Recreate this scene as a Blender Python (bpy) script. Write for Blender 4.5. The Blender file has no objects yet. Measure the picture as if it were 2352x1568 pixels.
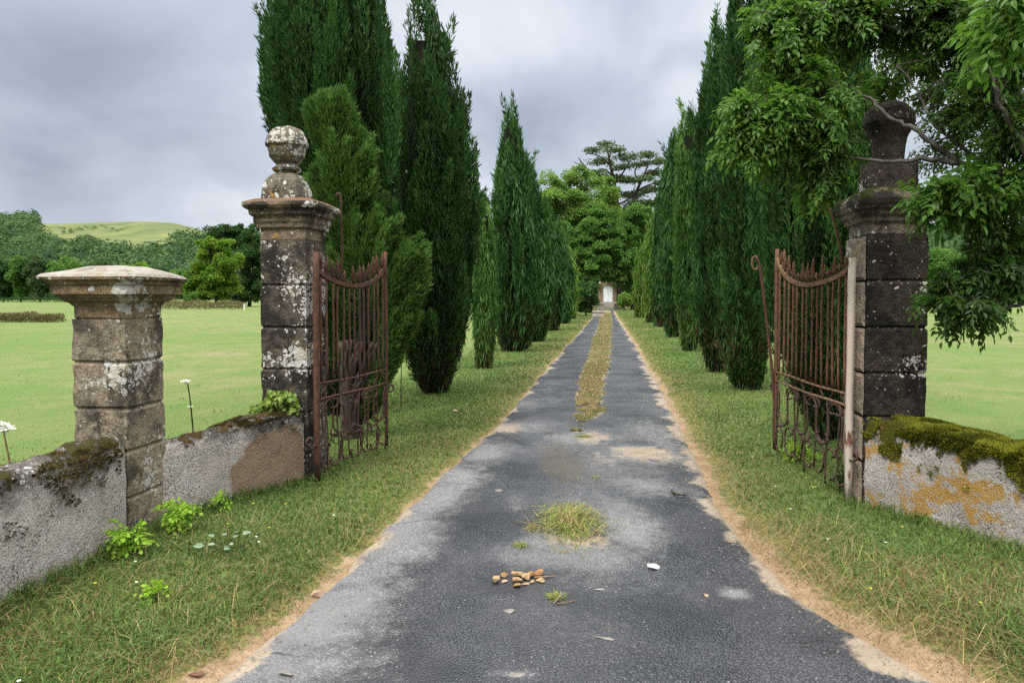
import bpy, math, random
import numpy as np
from math import radians as R

C = bpy.context.scene.collection
sc = bpy.context.scene
rng = np.random.default_rng(7)
random.seed(7)

# ------------------------------------------------------------------ camera
FPX, W0, H0 = 1568.0, 2352.0, 1568.0       # working units: photograph at 2352 px wide
CAMZ, PITCH, HOR = 1.65, R(2.0), 680.0
CYP = HOR + FPX * math.tan(PITCH)
cam_d = bpy.data.cameras.new('camera')
cam_d.sensor_width = 36.0
cam_d.lens = 36.0 * FPX / W0
cam_d.shift_y = (CYP - H0 / 2) / W0
cam_d.clip_end = 5000
cam_d.clip_start = 0.05
cam = bpy.data.objects.new('camera', cam_d)
C.objects.link(cam)
cam.location = (0, 0, CAMZ)
cam.rotation_euler = (R(90) - PITCH, 0, 0)
sc.camera = cam

def ray(px, py):
    px = np.asarray(px, float); py = np.asarray(py, float)
    u = (px - W0 / 2) / FPX
    v = -(py - CYP) / FPX
    cp, sp = math.cos(PITCH), math.sin(PITCH)
    return np.stack([u + 0 * v, cp + v * sp + 0 * u, -sp + v * cp + 0 * u], -1)

def P(px, py, Y):
    d = ray(px, py)
    k = np.asarray(Y) / d[..., 1]
    return d * k[..., None] + np.array([0, 0, CAMZ])

def G(px, py, z=0.0):
    d = ray(px, py)
    k = (z - CAMZ) / d[..., 2]
    return d * k[..., None] + np.array([0, 0, CAMZ])

def zat(py, Y):
    return float(P(1176, py, Y)[2])

# ------------------------------------------------------------------ noise
def _h(ix, iy, iz, s):
    n = (ix * 374761393 + iy * 668265263 + iz * 2147483647 + s * 974634777) & 0xFFFFFFFF
    n = ((n ^ (n >> 13)) * 1274126177) & 0xFFFFFFFF
    n = (n ^ (n >> 16)) & 0xFFFFFF
    return n / float(0xFFFFFF)

def vnoise(p, s=0):
    p = np.asarray(p, float)
    i = np.floor(p).astype(np.int64)
    f = p - i
    f = f * f * (3 - 2 * f)
    x, y, z = i[..., 0], i[..., 1], i[..., 2]
    r = 0
    for dx in (0, 1):
        wx = f[..., 0] if dx else 1 - f[..., 0]
        for dy in (0, 1):
            wy = f[..., 1] if dy else 1 - f[..., 1]
            for dz in (0, 1):
                wz = f[..., 2] if dz else 1 - f[..., 2]
                r = r + wx * wy * wz * _h(x + dx, y + dy, z + dz, s)
    return r

def fbm(p, s=0, o=4):
    p = np.asarray(p, float)
    a, t, r = 0.5, 0.0, 0
    for k in range(o):
        r = r + a * vnoise(p, s + k * 17)
        t += a
        a *= 0.5
        p = p * 2.03
    return r / t

def n2(x, y, scale, s=0, o=3):
    x = np.asarray(x, float); y = np.asarray(y, float)
    return fbm(np.stack([x * scale, y * scale, 0 * x + 0.37], -1), s, o)

def sstep(a, b, x):
    t = np.clip((np.asarray(x, float) - a) / (b - a), 0, 1)
    return t * t * (3 - 2 * t)

def norm(v):
    return v / np.maximum(np.linalg.norm(v, axis=-1, keepdims=True), 1e-9)

# ------------------------------------------------------------------ mesh helpers
class MB:
    """collects vertices, faces, per-vertex attributes and material slots"""
    def __init__(s):
        s.v = []; s.f = []; s.m = []; s.a = []; s.c = []; s.n = 0

    def add(s, v, f, mat=0, tint=0.5, col=None):
        v = np.asarray(v, float).reshape(-1, 3)
        if not isinstance(f, list):
            f = [f]
        for q in f:
            q = np.asarray(q, np.int64)
            if q.size:
                s.f.append(q + s.n)
                s.m.append(np.full(len(q), mat, np.int32))
        s.v.append(v)
        s.a.append(np.broadcast_to(np.asarray(tint, float), (len(v),)).copy())
        if col is not None:
            s.c.append(np.asarray(col, float))
        s.n += len(v)

    def build(s, name, mats, parent=None, origin=None, smooth=False, extra=None):
        v = np.concatenate(s.v)
        if parent is not None:
            o = np.array(parent['_o'])
        elif origin is not None:
            o = np.asarray(origin, float)
        else:
            o = np.zeros(3)
        if parent is not None and parent.parent is not None:
            pass
        me = bpy.data.meshes.new(name)
        v = v - o
        me.vertices.add(len(v))
        me.vertices.foreach_set('co', v.astype(np.float32).ravel())
        tot = np.concatenate([np.full(len(q), q.shape[1], np.int32) for q in s.f])
        idx = np.concatenate([q.ravel() for q in s.f]).astype(np.int32)
        me.loops.add(len(idx))
        me.loops.foreach_set('vertex_index', idx)
        me.polygons.add(len(tot))
        st = np.zeros(len(tot), np.int32)
        st[1:] = np.cumsum(tot)[:-1]
        me.polygons.foreach_set('loop_start', st)
        me.polygons.foreach_set('loop_total', tot)
        if not isinstance(mats, (list, tuple)):
            mats = [mats]
        for m in mats:
            me.materials.append(m)
        me.polygons.foreach_set('material_index', np.concatenate(s.m))
        me.polygons.foreach_set('use_smooth', np.full(len(tot), smooth, bool))
        at = me.attributes.new('tint', 'FLOAT', 'POINT')
        at.data.foreach_set('value', np.concatenate(s.a).astype(np.float32))
        if s.c:
            c = np.concatenate(s.c)
            c4 = np.ones((len(c), 4), np.float32); c4[:, :3] = c
            at = me.attributes.new('col', 'FLOAT_COLOR', 'POINT')
            at.data.foreach_set('color', c4.ravel())
        if extra:
            for k, a in extra.items():
                at = me.attributes.new(k, 'FLOAT', 'POINT')
                at.data.foreach_set('value', np.asarray(a, np.float32).ravel())
        me.update(calc_edges=True)
        me.validate()
        ob = bpy.data.objects.new(name, me)
        C.objects.link(ob)
        ob['_o'] = [float(x) for x in o]
        if parent is not None:
            ob.parent = parent
        else:
            ob.location = o
        return ob

def tag(o, label=None, cat=None, group=None, kind=None):
    if label: o['label'] = label
    if cat: o['category'] = cat
    if group: o['group'] = group
    if kind: o['kind'] = kind
    return o

def thing(name, loc, label, cat, group=None):
    o = bpy.data.objects.new(name, None)
    C.objects.link(o)
    o.empty_display_size = 0.2
    o.location = [float(x) for x in loc]
    o['_o'] = [float(x) for x in loc]
    return tag(o, label, cat, group)

def grid_faces(nu, nv, closed_u=False):
    """vertices indexed [iv*nu+iu]"""
    iu = np.arange(nu if closed_u else nu - 1)
    iv = np.arange(nv - 1)
    a, b = np.meshgrid(iu, iv)
    a = a.ravel(); b = b.ravel()
    a2 = (a + 1) % nu
    return np.stack([b * nu + a, b * nu + a2, (b + 1) * nu + a2, (b + 1) * nu + a], -1)

def tube(mb, pts, rad, sides=8, mat=0, tint=0.5, caps=True, jit=0.0):
    pts = np.asarray(pts, float)
    n = len(pts)
    rad = np.broadcast_to(np.asarray(rad, float), (n,))
    t = np.gradient(pts, axis=0)
    t = norm(t)
    up = np.array([0, 0, 1.0]) if abs(t[0][2]) < 0.9 else np.array([1.0, 0, 0])
    x = norm(np.cross(up, t[0]))
    X = []
    for k in range(n):
        x = x - t[k] * np.dot(x, t[k])
        x = norm(x)
        X.append(x)
    X = np.array(X)
    Y = np.cross(t, X)
    a = np.arange(sides) * 2 * math.pi / sides + math.pi / 4
    ring = X[:, None, :] * np.cos(a)[None, :, None] + Y[:, None, :] * np.sin(a)[None, :, None]
    rr = rad[:, None, None]
    if jit:
        rr = rr * (1 + jit * (rng.random((n, sides, 1)) - 0.5))
    v = pts[:, None, :] + ring * rr
    f = grid_faces(sides, n, True)
    mb.add(v.reshape(-1, 3), [f] + ([np.array([np.arange(sides)[::-1]]), np.array([np.arange(sides) + (n - 1) * sides])] if caps else []), mat, tint)

def smooth_path(pts, n=12):
    """Catmull-Rom through points"""
    p = np.asarray(pts, float)
    p = np.vstack([2 * p[0] - p[1], p, 2 * p[-1] - p[-2]])
    out = []
    for i in range(1, len(p) - 2):
        for t in np.linspace(0, 1, n, endpoint=False):
            a, b, c, d = p[i - 1], p[i], p[i + 1], p[i + 2]
            out.append(0.5 * ((2 * b) + (c - a) * t + (2 * a - 5 * b + 4 * c - d) * t * t + (3 * b - a - 3 * c + d) * t ** 3))
    out.append(p[-2])
    return np.array(out)

def kites(mb, base, d, nrm, L, Wd, tint, mat=0, col=None, wide=0.45):
    """one-quad leaves"""
    N = len(base)
    d = norm(d); w = norm(np.cross(d, nrm))
    L = np.broadcast_to(L, (N,))[:, None]; Wd = np.broadcast_to(Wd, (N,))[:, None]
    m = base + d * L * wide
    v = np.stack([base, m + w * Wd / 2, base + d * L, m - w * Wd / 2], 1).reshape(-1, 3)
    f = np.arange(4 * N).reshape(N, 4)
    mb.add(v, f, mat, np.repeat(np.broadcast_to(tint, (N,)), 4), None if col is None else np.repeat(col, 4, 0))

def leaves(mb, base, d, nrm, L, Wd, tint, mat=0, fold=0.18):
    """six-vertex leaves folded along the midrib with a drooping tip"""
    N = len(base)
    d = norm(d); w = norm(np.cross(d, nrm)); u = norm(np.cross(w, d))
    L = np.broadcast_to(L, (N,))[:, None]; Wd = np.broadcast_to(Wd, (N,))[:, None]
    b = base
    tip = base + d * L - u * L * 0.10
    l1 = base + d * L * 0.30 + w * Wd * 0.5 + u * Wd * fold
    l2 = base + d * L * 0.68 + w * Wd * 0.38 + u * Wd * fold * 0.4
    r1 = base + d * L * 0.30 - w * Wd * 0.5 + u * Wd * fold
    r2 = base + d * L * 0.68 - w * Wd * 0.38 + u * Wd * fold * 0.4
    v = np.stack([b, l1, l2, tip, r2, r1], 1).reshape(-1, 3)
    k = np.arange(N)[:, None] * 6
    f = np.concatenate([k + np.array([[0, 3, 2, 1]]), k + np.array([[0, 5, 4, 3]])])
    mb.add(v, f, mat, np.repeat(np.broadcast_to(tint, (N,)), 6))

def rand_dirs(n):
    return norm(rng.normal(size=(n, 3)))

# ------------------------------------------------------------------ materials
class NT:
    def __init__(s, name):
        s.m = bpy.data.materials.new(name)
        s.m.use_nodes = True
        s.t = s.m.node_tree
        s.t.nodes.clear()
        s.out = s.t.nodes.new('ShaderNodeOutputMaterial')
        s.co = None

    def _set(s, sock, v):
        if isinstance(v, bpy.types.NodeSocket):
            s.t.links.new(v, sock)
        elif v is not None:
            if isinstance(v, (tuple, list)) and len(v) == 3 and sock.type == 'RGBA':
                v = (*v, 1)
            sock.default_value = v

    def node(s, typ, **kw):
        n = s.t.nodes.new(typ)
        for k, v in kw.items():
            if k in n.inputs:
                s._set(n.inputs[k], v)
            else:
                setattr(n, k, v)
        return n

    def coord(s):
        if s.co is None:
            s.co = s.node('ShaderNodeTexCoord').outputs['Object']
        return s.co

    def noise(s, scale, detail=4, rough=0.55, vec=None, dist=0.0):
        n = s.node('ShaderNodeTexNoise', Scale=scale, Detail=detail, Roughness=rough, Distortion=dist)
        s._set(n.inputs['Vector'], vec if vec is not None else s.coord())
        return n.outputs['Fac']

    def noise_c(s, scale, detail=2, vec=None):
        n = s.node('ShaderNodeTexNoise', Scale=scale, Detail=detail)
        s._set(n.inputs['Vector'], vec if vec is not None else s.coord())
        return n.outputs['Color']

    def voro(s, scale, vec=None, feature='F1', rnd=1.0, out='Distance'):
        n = s.node('ShaderNodeTexVoronoi', feature=feature, Scale=scale, Randomness=rnd)
        s._set(n.inputs['Vector'], vec if vec is not None else s.coord())
        return n.outputs[out]

    def math(s, op, a, b=None, c=None, clamp=False):
        n = s.node('ShaderNodeMath', operation=op, use_clamp=clamp)
        s._set(n.inputs[0], a)
        if b is not None: s._set(n.inputs[1], b)
        if c is not None: s._set(n.inputs[2], c)
        return n.outputs[0]

    def rng(s, v, a, b, c=0.0, d=1.0):
        n = s.node('ShaderNodeMapRange', interpolation_type='SMOOTHSTEP')
        for k, x in enumerate((v, a, b, c, d)):
            s._set(n.inputs[k], x)
        return n.outputs[0]

    def mix(s, f, a, b, blend='MIX'):
        n = s.node('ShaderNodeMix', data_type='RGBA', blend_type=blend)
        s._set(n.inputs[0], f); s._set(n.inputs[6], a); s._set(n.inputs[7], b)
        return n.outputs[2]

    def attr(s, name, out='Fac'):
        return s.node('ShaderNodeAttribute', attribute_name=name).outputs[out]

    def sep(s, vec):
        n = s.node('ShaderNodeSeparateXYZ')
        s._set(n.inputs[0], vec)
        return n.outputs

    def vadd(s, a, b, scale=1.0):
        m = s.node('ShaderNodeVectorMath', operation='MULTIPLY_ADD')
        s._set(m.inputs[0], b)
        m.inputs[1].default_value = (scale,) * 3
        s._set(m.inputs[2], a)
        return m.outputs[0]

    def vscale(s, a, xyz):
        m = s.node('ShaderNodeVectorMath', operation='MULTIPLY')
        s._set(m.inputs[0], a); m.inputs[1].default_value = xyz
        return m.outputs[0]

    def bump(s, h, strength=0.5, dist=0.02, normal=None):
        n = s.node('ShaderNodeBump', Strength=strength, Distance=dist, Height=h)
        if normal is not None: s._set(n.inputs['Normal'], normal)
        return n.outputs[0]

    def pbr(s, col, rough=0.9, normal=None, spec=0.3, metal=0.0):
        n = s.node('ShaderNodeBsdfPrincipled', Roughness=rough, Metallic=metal)
        s._set(n.inputs['Base Color'], col)
        n.inputs['Specular IOR Level'].default_value = spec
        if normal is not None: s._set(n.inputs['Normal'], normal)
        s.t.links.new(n.outputs[0], s.out.inputs[0])
        return s.m

def leafmat(name, dark, light, transl=0.35, rough=0.55, spec=0.25, warm=None):
    t = NT(name)
    f = t.attr('tint')
    col = t.mix(f, dark, light)
    if warm:
        col = t.mix(t.rng(t.noise(1.3, 3), 0.55, 0.75, 0, 0.5), col, warm)
    p = t.node('ShaderNodeBsdfPrincipled', Roughness=rough)
    t._set(p.inputs['Base Color'], col)
    p.inputs['Specular IOR Level'].default_value = spec
    tr = t.node('ShaderNodeBsdfTranslucent')
    t._set(tr.inputs[0], t.mix(0.5, col, (light[0] * 1.5, light[1] * 1.6, light[2] * 0.8)))
    mx = t.node('ShaderNodeMixShader')
    mx.inputs[0].default_value = transl
    t.t.links.new(p.outputs[0], mx.inputs[1]); t.t.links.new(tr.outputs[0], mx.inputs[2])
    t.t.links.new(mx.outputs[0], t.out.inputs[0])
    return t.m

def colmat(name, transl=0.3, rough=0.6):
    """base colour carried per blade"""
    t = NT(name)
    col = t.attr('col', 'Color')
    p = t.node('ShaderNodeBsdfPrincipled', Roughness=rough)
    t._set(p.inputs['Base Color'], col)
    p.inputs['Specular IOR Level'].default_value = 0.2
    tr = t.node('ShaderNodeBsdfTranslucent')
    t._set(tr.inputs[0], col)
    mx = t.node('ShaderNodeMixShader')
    mx.inputs[0].default_value = transl
    t.t.links.new(p.outputs[0], mx.inputs[1]); t.t.links.new(tr.outputs[0], mx.inputs[2])
    t.t.links.new(mx.outputs[0], t.out.inputs[0])
    return t.m

def stone(name, c1, c2, grime=(0.03, 0.027, 0.024), grime_amt=0.5, lichen=0.5, orange=0.0, spot=14.0,
          moss=0.0, moss_col=(0.05, 0.06, 0.015), bumps=0.6, white=(0.52, 0.50, 0.46), tops=None, tops_amt=0.9,
          black=0.0):
    t = NT(name)
    co = t.coord()
    wob = t.vadd(co, t.noise_c(9, 3), 0.12)
    base = t.mix(t.rng(t.noise(3.5, 5, 0.65), 0.35, 0.68), c1, c2)
    base = t.mix(t.math('MAXIMUM', t.rng(t.noise(38, 3), 0.46, 0.64, 0, 0.75), t.rng(t.noise(13, 6, 0.72), 0.48, 0.62, 0, 0.8)), base, (c1[0] * 0.45, c1[1] * 0.43, c1[2] * 0.42))
    g = t.rng(t.noise(2.2, 6, 0.7, vec=t.vadd(co, t.noise_c(3, 2), 0.3)), 0.66 - 0.36 * grime_amt, 0.78 - 0.36 * grime_amt)
    base = t.mix(g, base, grime)
    if black:
        streak = t.noise(6, 7, 0.75, vec=t.vscale(co, (1, 1, 0.45)))
        base = t.mix(t.rng(streak, 0.62 - 0.2 * black, 0.72 - 0.1 * black, 0, 0.9), base, (0.02, 0.019, 0.018))
    z = t.sep(co)[2]
    if orange:
        o = t.rng(t.noise(4.3, 5, 0.65, vec=t.vadd(co, (3.3, 1.7, 8.1), 1.0)), 0.66 - 0.2 * orange, 0.72 - 0.2 * orange)
        base = t.mix(t.math('MULTIPLY', o, t.rng(t.noise(30, 3), 0.3, 0.55, 0.3, 1.0)), base, (0.36, 0.19, 0.035))
    # lichen rosettes at three sizes, gathered in patches
    patch = t.noise(2.8, 4, 0.6, vec=t.vadd(co, (7.1, 2.2, 4.4), 1.0))
    pm = t.rng(patch, 0.62 - 0.3 * lichen, 0.80 - 0.2 * lichen)
    li = None
    for k, (s, th) in enumerate(((spot, 0.75), (spot * 2.3, 0.85), (spot * 0.45, 0.42))):
        d = t.voro(s, vec=t.vadd(wob, (k * 3.1, k * 1.3, 0.4 * k), 1.0))
        rnd = t.voro(s, vec=t.vadd(wob, (k * 3.1, k * 1.3, 0.4 * k), 1.0), out='Color')
        r = t.math('MULTIPLY', t.sep(rnd)[0], th)
        r = t.math('MULTIPLY', r, t.math('ADD', t.math('MULTIPLY', pm, 1.1), 0.12 if k else 0.25))
        e = t.math('SUBTRACT', r, t.math('ADD', d, t.math('MULTIPLY', t.math('SUBTRACT', t.noise(70, 2), 0.5), 0.16)))
        e = t.rng(e, -0.03, 0.03)
        li = e if li is None else t.math('MAXIMUM', li, e)
    wcol = t.mix(t.noise(20, 3), (white[0] * 0.55, white[1] * 0.55, white[2] * 0.52), white)
    wcol = t.mix(t.rng(t.noise(6, 2), 0.5, 0.7, 0, 0.5), wcol, (0.34, 0.26, 0.17))
    base = t.mix(li, base, wcol)
    nz = t.sep(t.node('ShaderNodeNewGeometry').outputs['Normal'])[2]
    if tops:
        tm = t.math('MULTIPLY', t.rng(nz, 0.25, 0.7), t.rng(t.noise(9, 5, 0.7), 0.30, 0.55, 0.2, tops_amt))
        base = t.mix(tm, base, tops)
    if moss:
        mm = t.math('ADD', t.math('MULTIPLY', nz, 0.35), t.noise(5, 5, 0.65))
        base = t.mix(t.rng(mm, 0.98 - 0.3 * moss, 1.06 - 0.3 * moss), base,
                     t.mix(t.noise(45, 2), (moss_col[0] * 0.4, moss_col[1] * 0.4, moss_col[2] * 0.4), (moss_col[0] * 1.6, moss_col[1] * 1.6, moss_col[2] * 1.5)))
    h = t.math('ADD', t.math('MULTIPLY', t.noise(60, 4, 0.6), 0.5), t.math('MULTIPLY', t.noise(14, 5, 0.6), 0.9))
    h = t.math('ADD', h, t.math('MULTIPLY', li, 0.10))
    return t.pbr(base, 0.95, t.bump(h, min(1.0, bumps * 1.5), 0.03), 0.12)

def plaster(name, pale, mid, dark, moss_amt, orange_amt, moss_col, wall_h, bare=None):
    """old rendered wall: pitted plaster, dark algae from the top, moss runs, lichen"""
    t = NT(name)
    co = t.coord()
    z = t.sep(co)[2]
    w = t.noise(2.1, 6, 0.7, vec=t.vadd(co, t.noise_c(2, 3), 0.35))
    base = t.mix(t.rng(w, 0.35, 0.62), pale, mid)
    # dark algae crust: more of it high on the wall
    up = t.math('MULTIPLY', t.rng(z, wall_h * 0.25, wall_h * 1.1), 0.42)
    dk = t.rng(t.math('ADD', t.noise(1.7, 8, 0.72), up), 0.70, 0.95)
    base = t.mix(t.math('MULTIPLY', dk, 0.85), base, dark)
    # pits and fine crust
    pit = t.rng(t.noise(75, 3, 0.6), 0.52, 0.66)
    base = t.mix(t.math('MULTIPLY', pit, t.rng(t.noise(4, 3), 0.3, 0.6, 0.3, 0.95)), base, (dark[0] * 0.8, dark[1] * 0.8, dark[2] * 0.8))
    spots = t.rng(t.math('SUBTRACT', t.math('MULTIPLY', t.math('SUBTRACT', t.noise(3.1, 5, 0.7), 0.42), 1.5), t.voro(26, vec=t.vadd(co, t.noise_c(14, 2), 0.06))), -0.02, 0.05)
    base = t.mix(t.math('MULTIPLY', spots, 0.7), base, (0.55, 0.54, 0.52))
    if bare:
        bx, by, bz, br = bare
        dv = t.node('ShaderNodeVectorMath', operation='DISTANCE')
        t._set(dv.inputs[0], t.vadd(co, t.noise_c(4, 6), 0.55)); dv.inputs[1].default_value = (bx + .275, by + .275, bz + .275)
        bm = t.rng(dv.outputs['Value'], br, br * 0.88)
        base = t.mix(bm, base, t.mix(t.noise(9, 5), (0.30, 0.215, 0.14), (0.20, 0.145, 0.10)))
    if orange_amt:
        om = t.rng(t.math('SUBTRACT', t.noise(4.2, 7, 0.7, vec=t.vadd(co, (5.1, 9.2, 1.1), 1.0)), t.math('MULTIPLY', z, 0.10)), 0.56 - 0.1 * orange_amt, 0.62 - 0.1 * orange_amt)
        base = t.mix(t.math('MULTIPLY', om, t.rng(t.noise(55, 3), 0.3, 0.5, 0.35, 0.95)), base, t.mix(t.noise(12, 3), (0.28, 0.14, 0.025), (0.42, 0.26, 0.07)))
    nz = t.sep(t.node('ShaderNodeNewGeometry').outputs['Normal'])[2]
    if moss_amt:
        ms = t.math('ADD', t.noise(6.5, 7, 0.72, vec=t.vscale(co, (1, 1, 0.6))), t.rng(z, wall_h * 0.35, wall_h * 1.0, 0, 0.10 + 0.33 * moss_amt))
        ms = t.math('ADD', ms, t.math('MULTIPLY', nz, 0.12))
        mm = t.rng(ms, 0.80 - 0.14 * moss_amt, 0.84 - 0.14 * moss_amt)
        mc = t.mix(t.noise(60, 3), (moss_col[0] * 0.35, moss_col[1] * 0.35, moss_col[2] * 0.3), (moss_col[0] * 1.5, moss_col[1] * 1.5, moss_col[2] * 1.3))
        base = t.mix(mm, base, mc)
        hm = t.math('MULTIPLY', mm, 0.5)
    else:
        hm = 0.0
    h = t.math('ADD', t.math('MULTIPLY', t.noise(80, 4, 0.65), 0.7), t.math('MULTIPLY', t.noise(11, 5, 0.6), 0.8))
    h = t.math('ADD', h, hm)
    return t.pbr(base, 0.97, t.bump(h, 1.0, 0.03), 0.1)

def rust(name, a, b, c=(0.03, 0.02, 0.016), paint=None, paint_amt=0.5):
    t = NT(name)
    co = t.coord()
    base = t.mix(t.rng(t.noise(14, 6, 0.7), 0.35, 0.65), a, b)
    base = t.mix(t.rng(t.noise(34, 4), 0.5, 0.7), base, c)
    if paint:
        base = t.mix(t.rng(t.noise(9, 6, 0.7, vec=t.vscale(co, (1, 1, 0.3))), 0.62 - 0.3 * paint_amt, 0.68 - 0.3 * paint_amt), base, paint)
    h = t.noise(90, 4)
    return t.pbr(base, 0.8, t.bump(h, 0.5, 0.004), 0.3)

def bark(name, a, b, scale=12, lich=(0.16, 0.17, 0.13)):
    t = NT(name)
    co = t.vscale(t.coord(), (1, 1, 0.22))
    f = t.noise(scale, 6, 0.7, vec=co)
    col = t.mix(t.rng(f, 0.35, 0.65), a, b)
    col = t.mix(t.rng(t.noise(7, 3), 0.55, 0.7, 0, 0.5), col, lich)
    return t.pbr(col, 0.95, t.bump(f, 0.8, 0.03), 0.1)

# ------------------------------------------------------------------ layout of the drive
def edge(pts):
    g = G(np.array([p[0] for p in pts]), np.array([p[1] for p in pts]))
    o = np.argsort(g[:, 1])
    return g[o, 1], g[o, 0]
LE = edge([(520, 1568), (700, 1420), (800, 1330), (905, 1215), (985, 1135), (1085, 1035), (1150, 980), (1205, 915), (1250, 860), (1302, 800), (1365, 727)])
RE = edge([(2130, 1568), (1960, 1470), (1810, 1370), (1690, 1245), (1625, 1150), (1585, 1050), (1545, 970), (1515, 900), (1480, 840), (1455, 790), (1415, 727)])
def xinterp(E, y):
    y = np.asarray(y, float)
    r = np.interp(y, E[0], E[1])
    s0 = (E[1][1] - E[1][0]) / (E[0][1] - E[0][0])
    far = (E[1][-1] - E[1][-4]) / (E[0][-1] - E[0][-4])
    r = np.where(y < E[0][0], E[1][0] + s0 * 0.4 * (y - E[0][0]), r)
    r = np.where(y > E[0][-1], E[1][-1] + 0.1403 * (y - E[0][-1]), r)
    return r
def xl(y): return xinterp(LE, y) + 0.05 * (n2(0 * y, y, 1.6, 3) - 0.5) * 2
def xr(y): return xinterp(RE, y) + 0.05 * (n2(0 * y, y, 1.7, 5) - 0.5) * 2
def drive_dist(x, y):
    """signed distance outside the asphalt (negative on it)"""
    return np.maximum(xl(y) - x, x - xr(y))
STL = edge([(1300, 1000), (1300, 985), (1312, 930), (1330, 860), (1352, 800), (1372, 745), (1384, 712)])
STR = edge([(1352, 1000), (1386, 960), (1400, 870), (1408, 800), (1408, 745), (1404, 712)])
Y_STRIP0, Y_ROAD1 = G(1330, 992)[1], 92.0
def sl(y): return xinterp(STL, y) + 0.09 * (n2(0 * y, y, 2.6, 8, 6) - 0.5) * 2.6
def sr(y): return xinterp(STR, y) + 0.06 * (n2(0 * y, y, 2.2, 9, 6) - 0.5) * 2.6

def strip_mask(x, y):
    """1 on the turf between the wheel tracks, feathering to 0; breaks up toward its near end"""
    d = np.maximum(sl(y) - x, x - sr(y))
    m = 1 - sstep(-0.18, 0.06, d + 0.26 * (n2(x, y, 3.1, 63, 4) - 0.5))
    near = sstep(Y_STRIP0 - 1.0, Y_STRIP0 + 3.4, y)
    N_ = np.clip((n2(x, y, 3.4, 65, 4) - 0.5) * 3.2 + 0.5, 0, 1)
    m = m * sstep(0.95 - 1.2 * near, 1.25 - 1.2 * near, N_)
    return m * (0.72 + 0.4 * sstep(0.38, 0.58, n2(x, y, 1.6, 67, 4)))

def ground_z(x, y):
    d = drive_dist(x, y)
    z = -0.03 + 0.055 * sstep(-0.06, 0.45, d)
    z = z + 0.04 * sstep(0.4, 2.0, d) * (n2(x, y, 0.7, 21) - 0.35)
    z = z + 0.05 * sstep(3, 10, d) * (n2(x, y, 0.12, 23) - 0.5)
    return z

YAW = -math.atan(0.1403)          # gate piers and walls follow the drive
CYW, SYW = math.cos(YAW), math.sin(YAW)
def rot(v):
    v = np.asarray(v, float).copy()
    x, y = v[..., 0].copy(), v[..., 1].copy()
    v[..., 0] = x * CYW - y * SYW
    v[..., 1] = x * SYW + y * CYW
    return v

# pier corners (front corner toward the drive / camera)
LT = G(708, 1112)[:2]         # tall left pier, front right corner
LS_ = np.array([-2.60, 4.58])   # low left pier, front right corner
RT = G(1981, 1166)[:2]         # right pier, front left corner
S_T, S_L, S_R = 0.425, 0.40, 0.445
def loc2(x, y): return rot(np.array([x, y, 0.0]))[:2]
LTc = LT + loc2(-S_T / 2, S_T / 2)
LSc = LS_ + loc2(-S_L / 2, S_L / 2)
RTc = RT + loc2(S_R / 2, S_R / 2)

WALL_L2 = np.array([LS_ + loc2(-0.004, S_L - .05), [-2.24, 5.42], LT + loc2(-0.02, 0.03)])
WALL_L1 = np.array([[-3.75, -1.5], [-3.25, 1.0], [-2.86, 2.3], [-2.69, 3.45], [-2.60, 4.05], LS_ + loc2(-0.01, -0.01)])
WALL_R = np.array([RT + loc2(0.012, 0.0), [2.93, 4.97], [3.12, 4.6], [3.28, 4.28], [3.75, 3.2], [4.1, 2.0]])

def dist_poly(x, y, poly):
    best = np.full(np.shape(x), 1e9)
    for a, b in zip(poly[:-1], poly[1:]):
        ab = b - a
        t = np.clip(((x - a[0]) * ab[0] + (y - a[1]) * ab[1]) / np.dot(ab, ab), 0, 1)
        best = np.minimum(best, np.hypot(x - a[0] - t * ab[0], y - a[1] - t * ab[1]))
    return best
def offs(poly, d):
    t = np.gradient(poly, axis=0); t = norm(t)
    nrm = np.stack([-t[:, 1], t[:, 0]], -1)
    return poly + nrm * d
def blocked(x, y):
    b = dist_poly(x, y, offs(WALL_L1, 0.16)) < 0.17
    b |= dist_poly(x, y, offs(WALL_L2, 0.16)) < 0.17
    b |= dist_poly(x, y, offs(WALL_R, 0.19)) < 0.19
    for c, s in ((LTc, S_T), (LSc, S_L), (RTc, S_R)):
        b |= np.maximum(abs(x - c[0]), abs(y - c[1])) < s * 0.53
    return b

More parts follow.
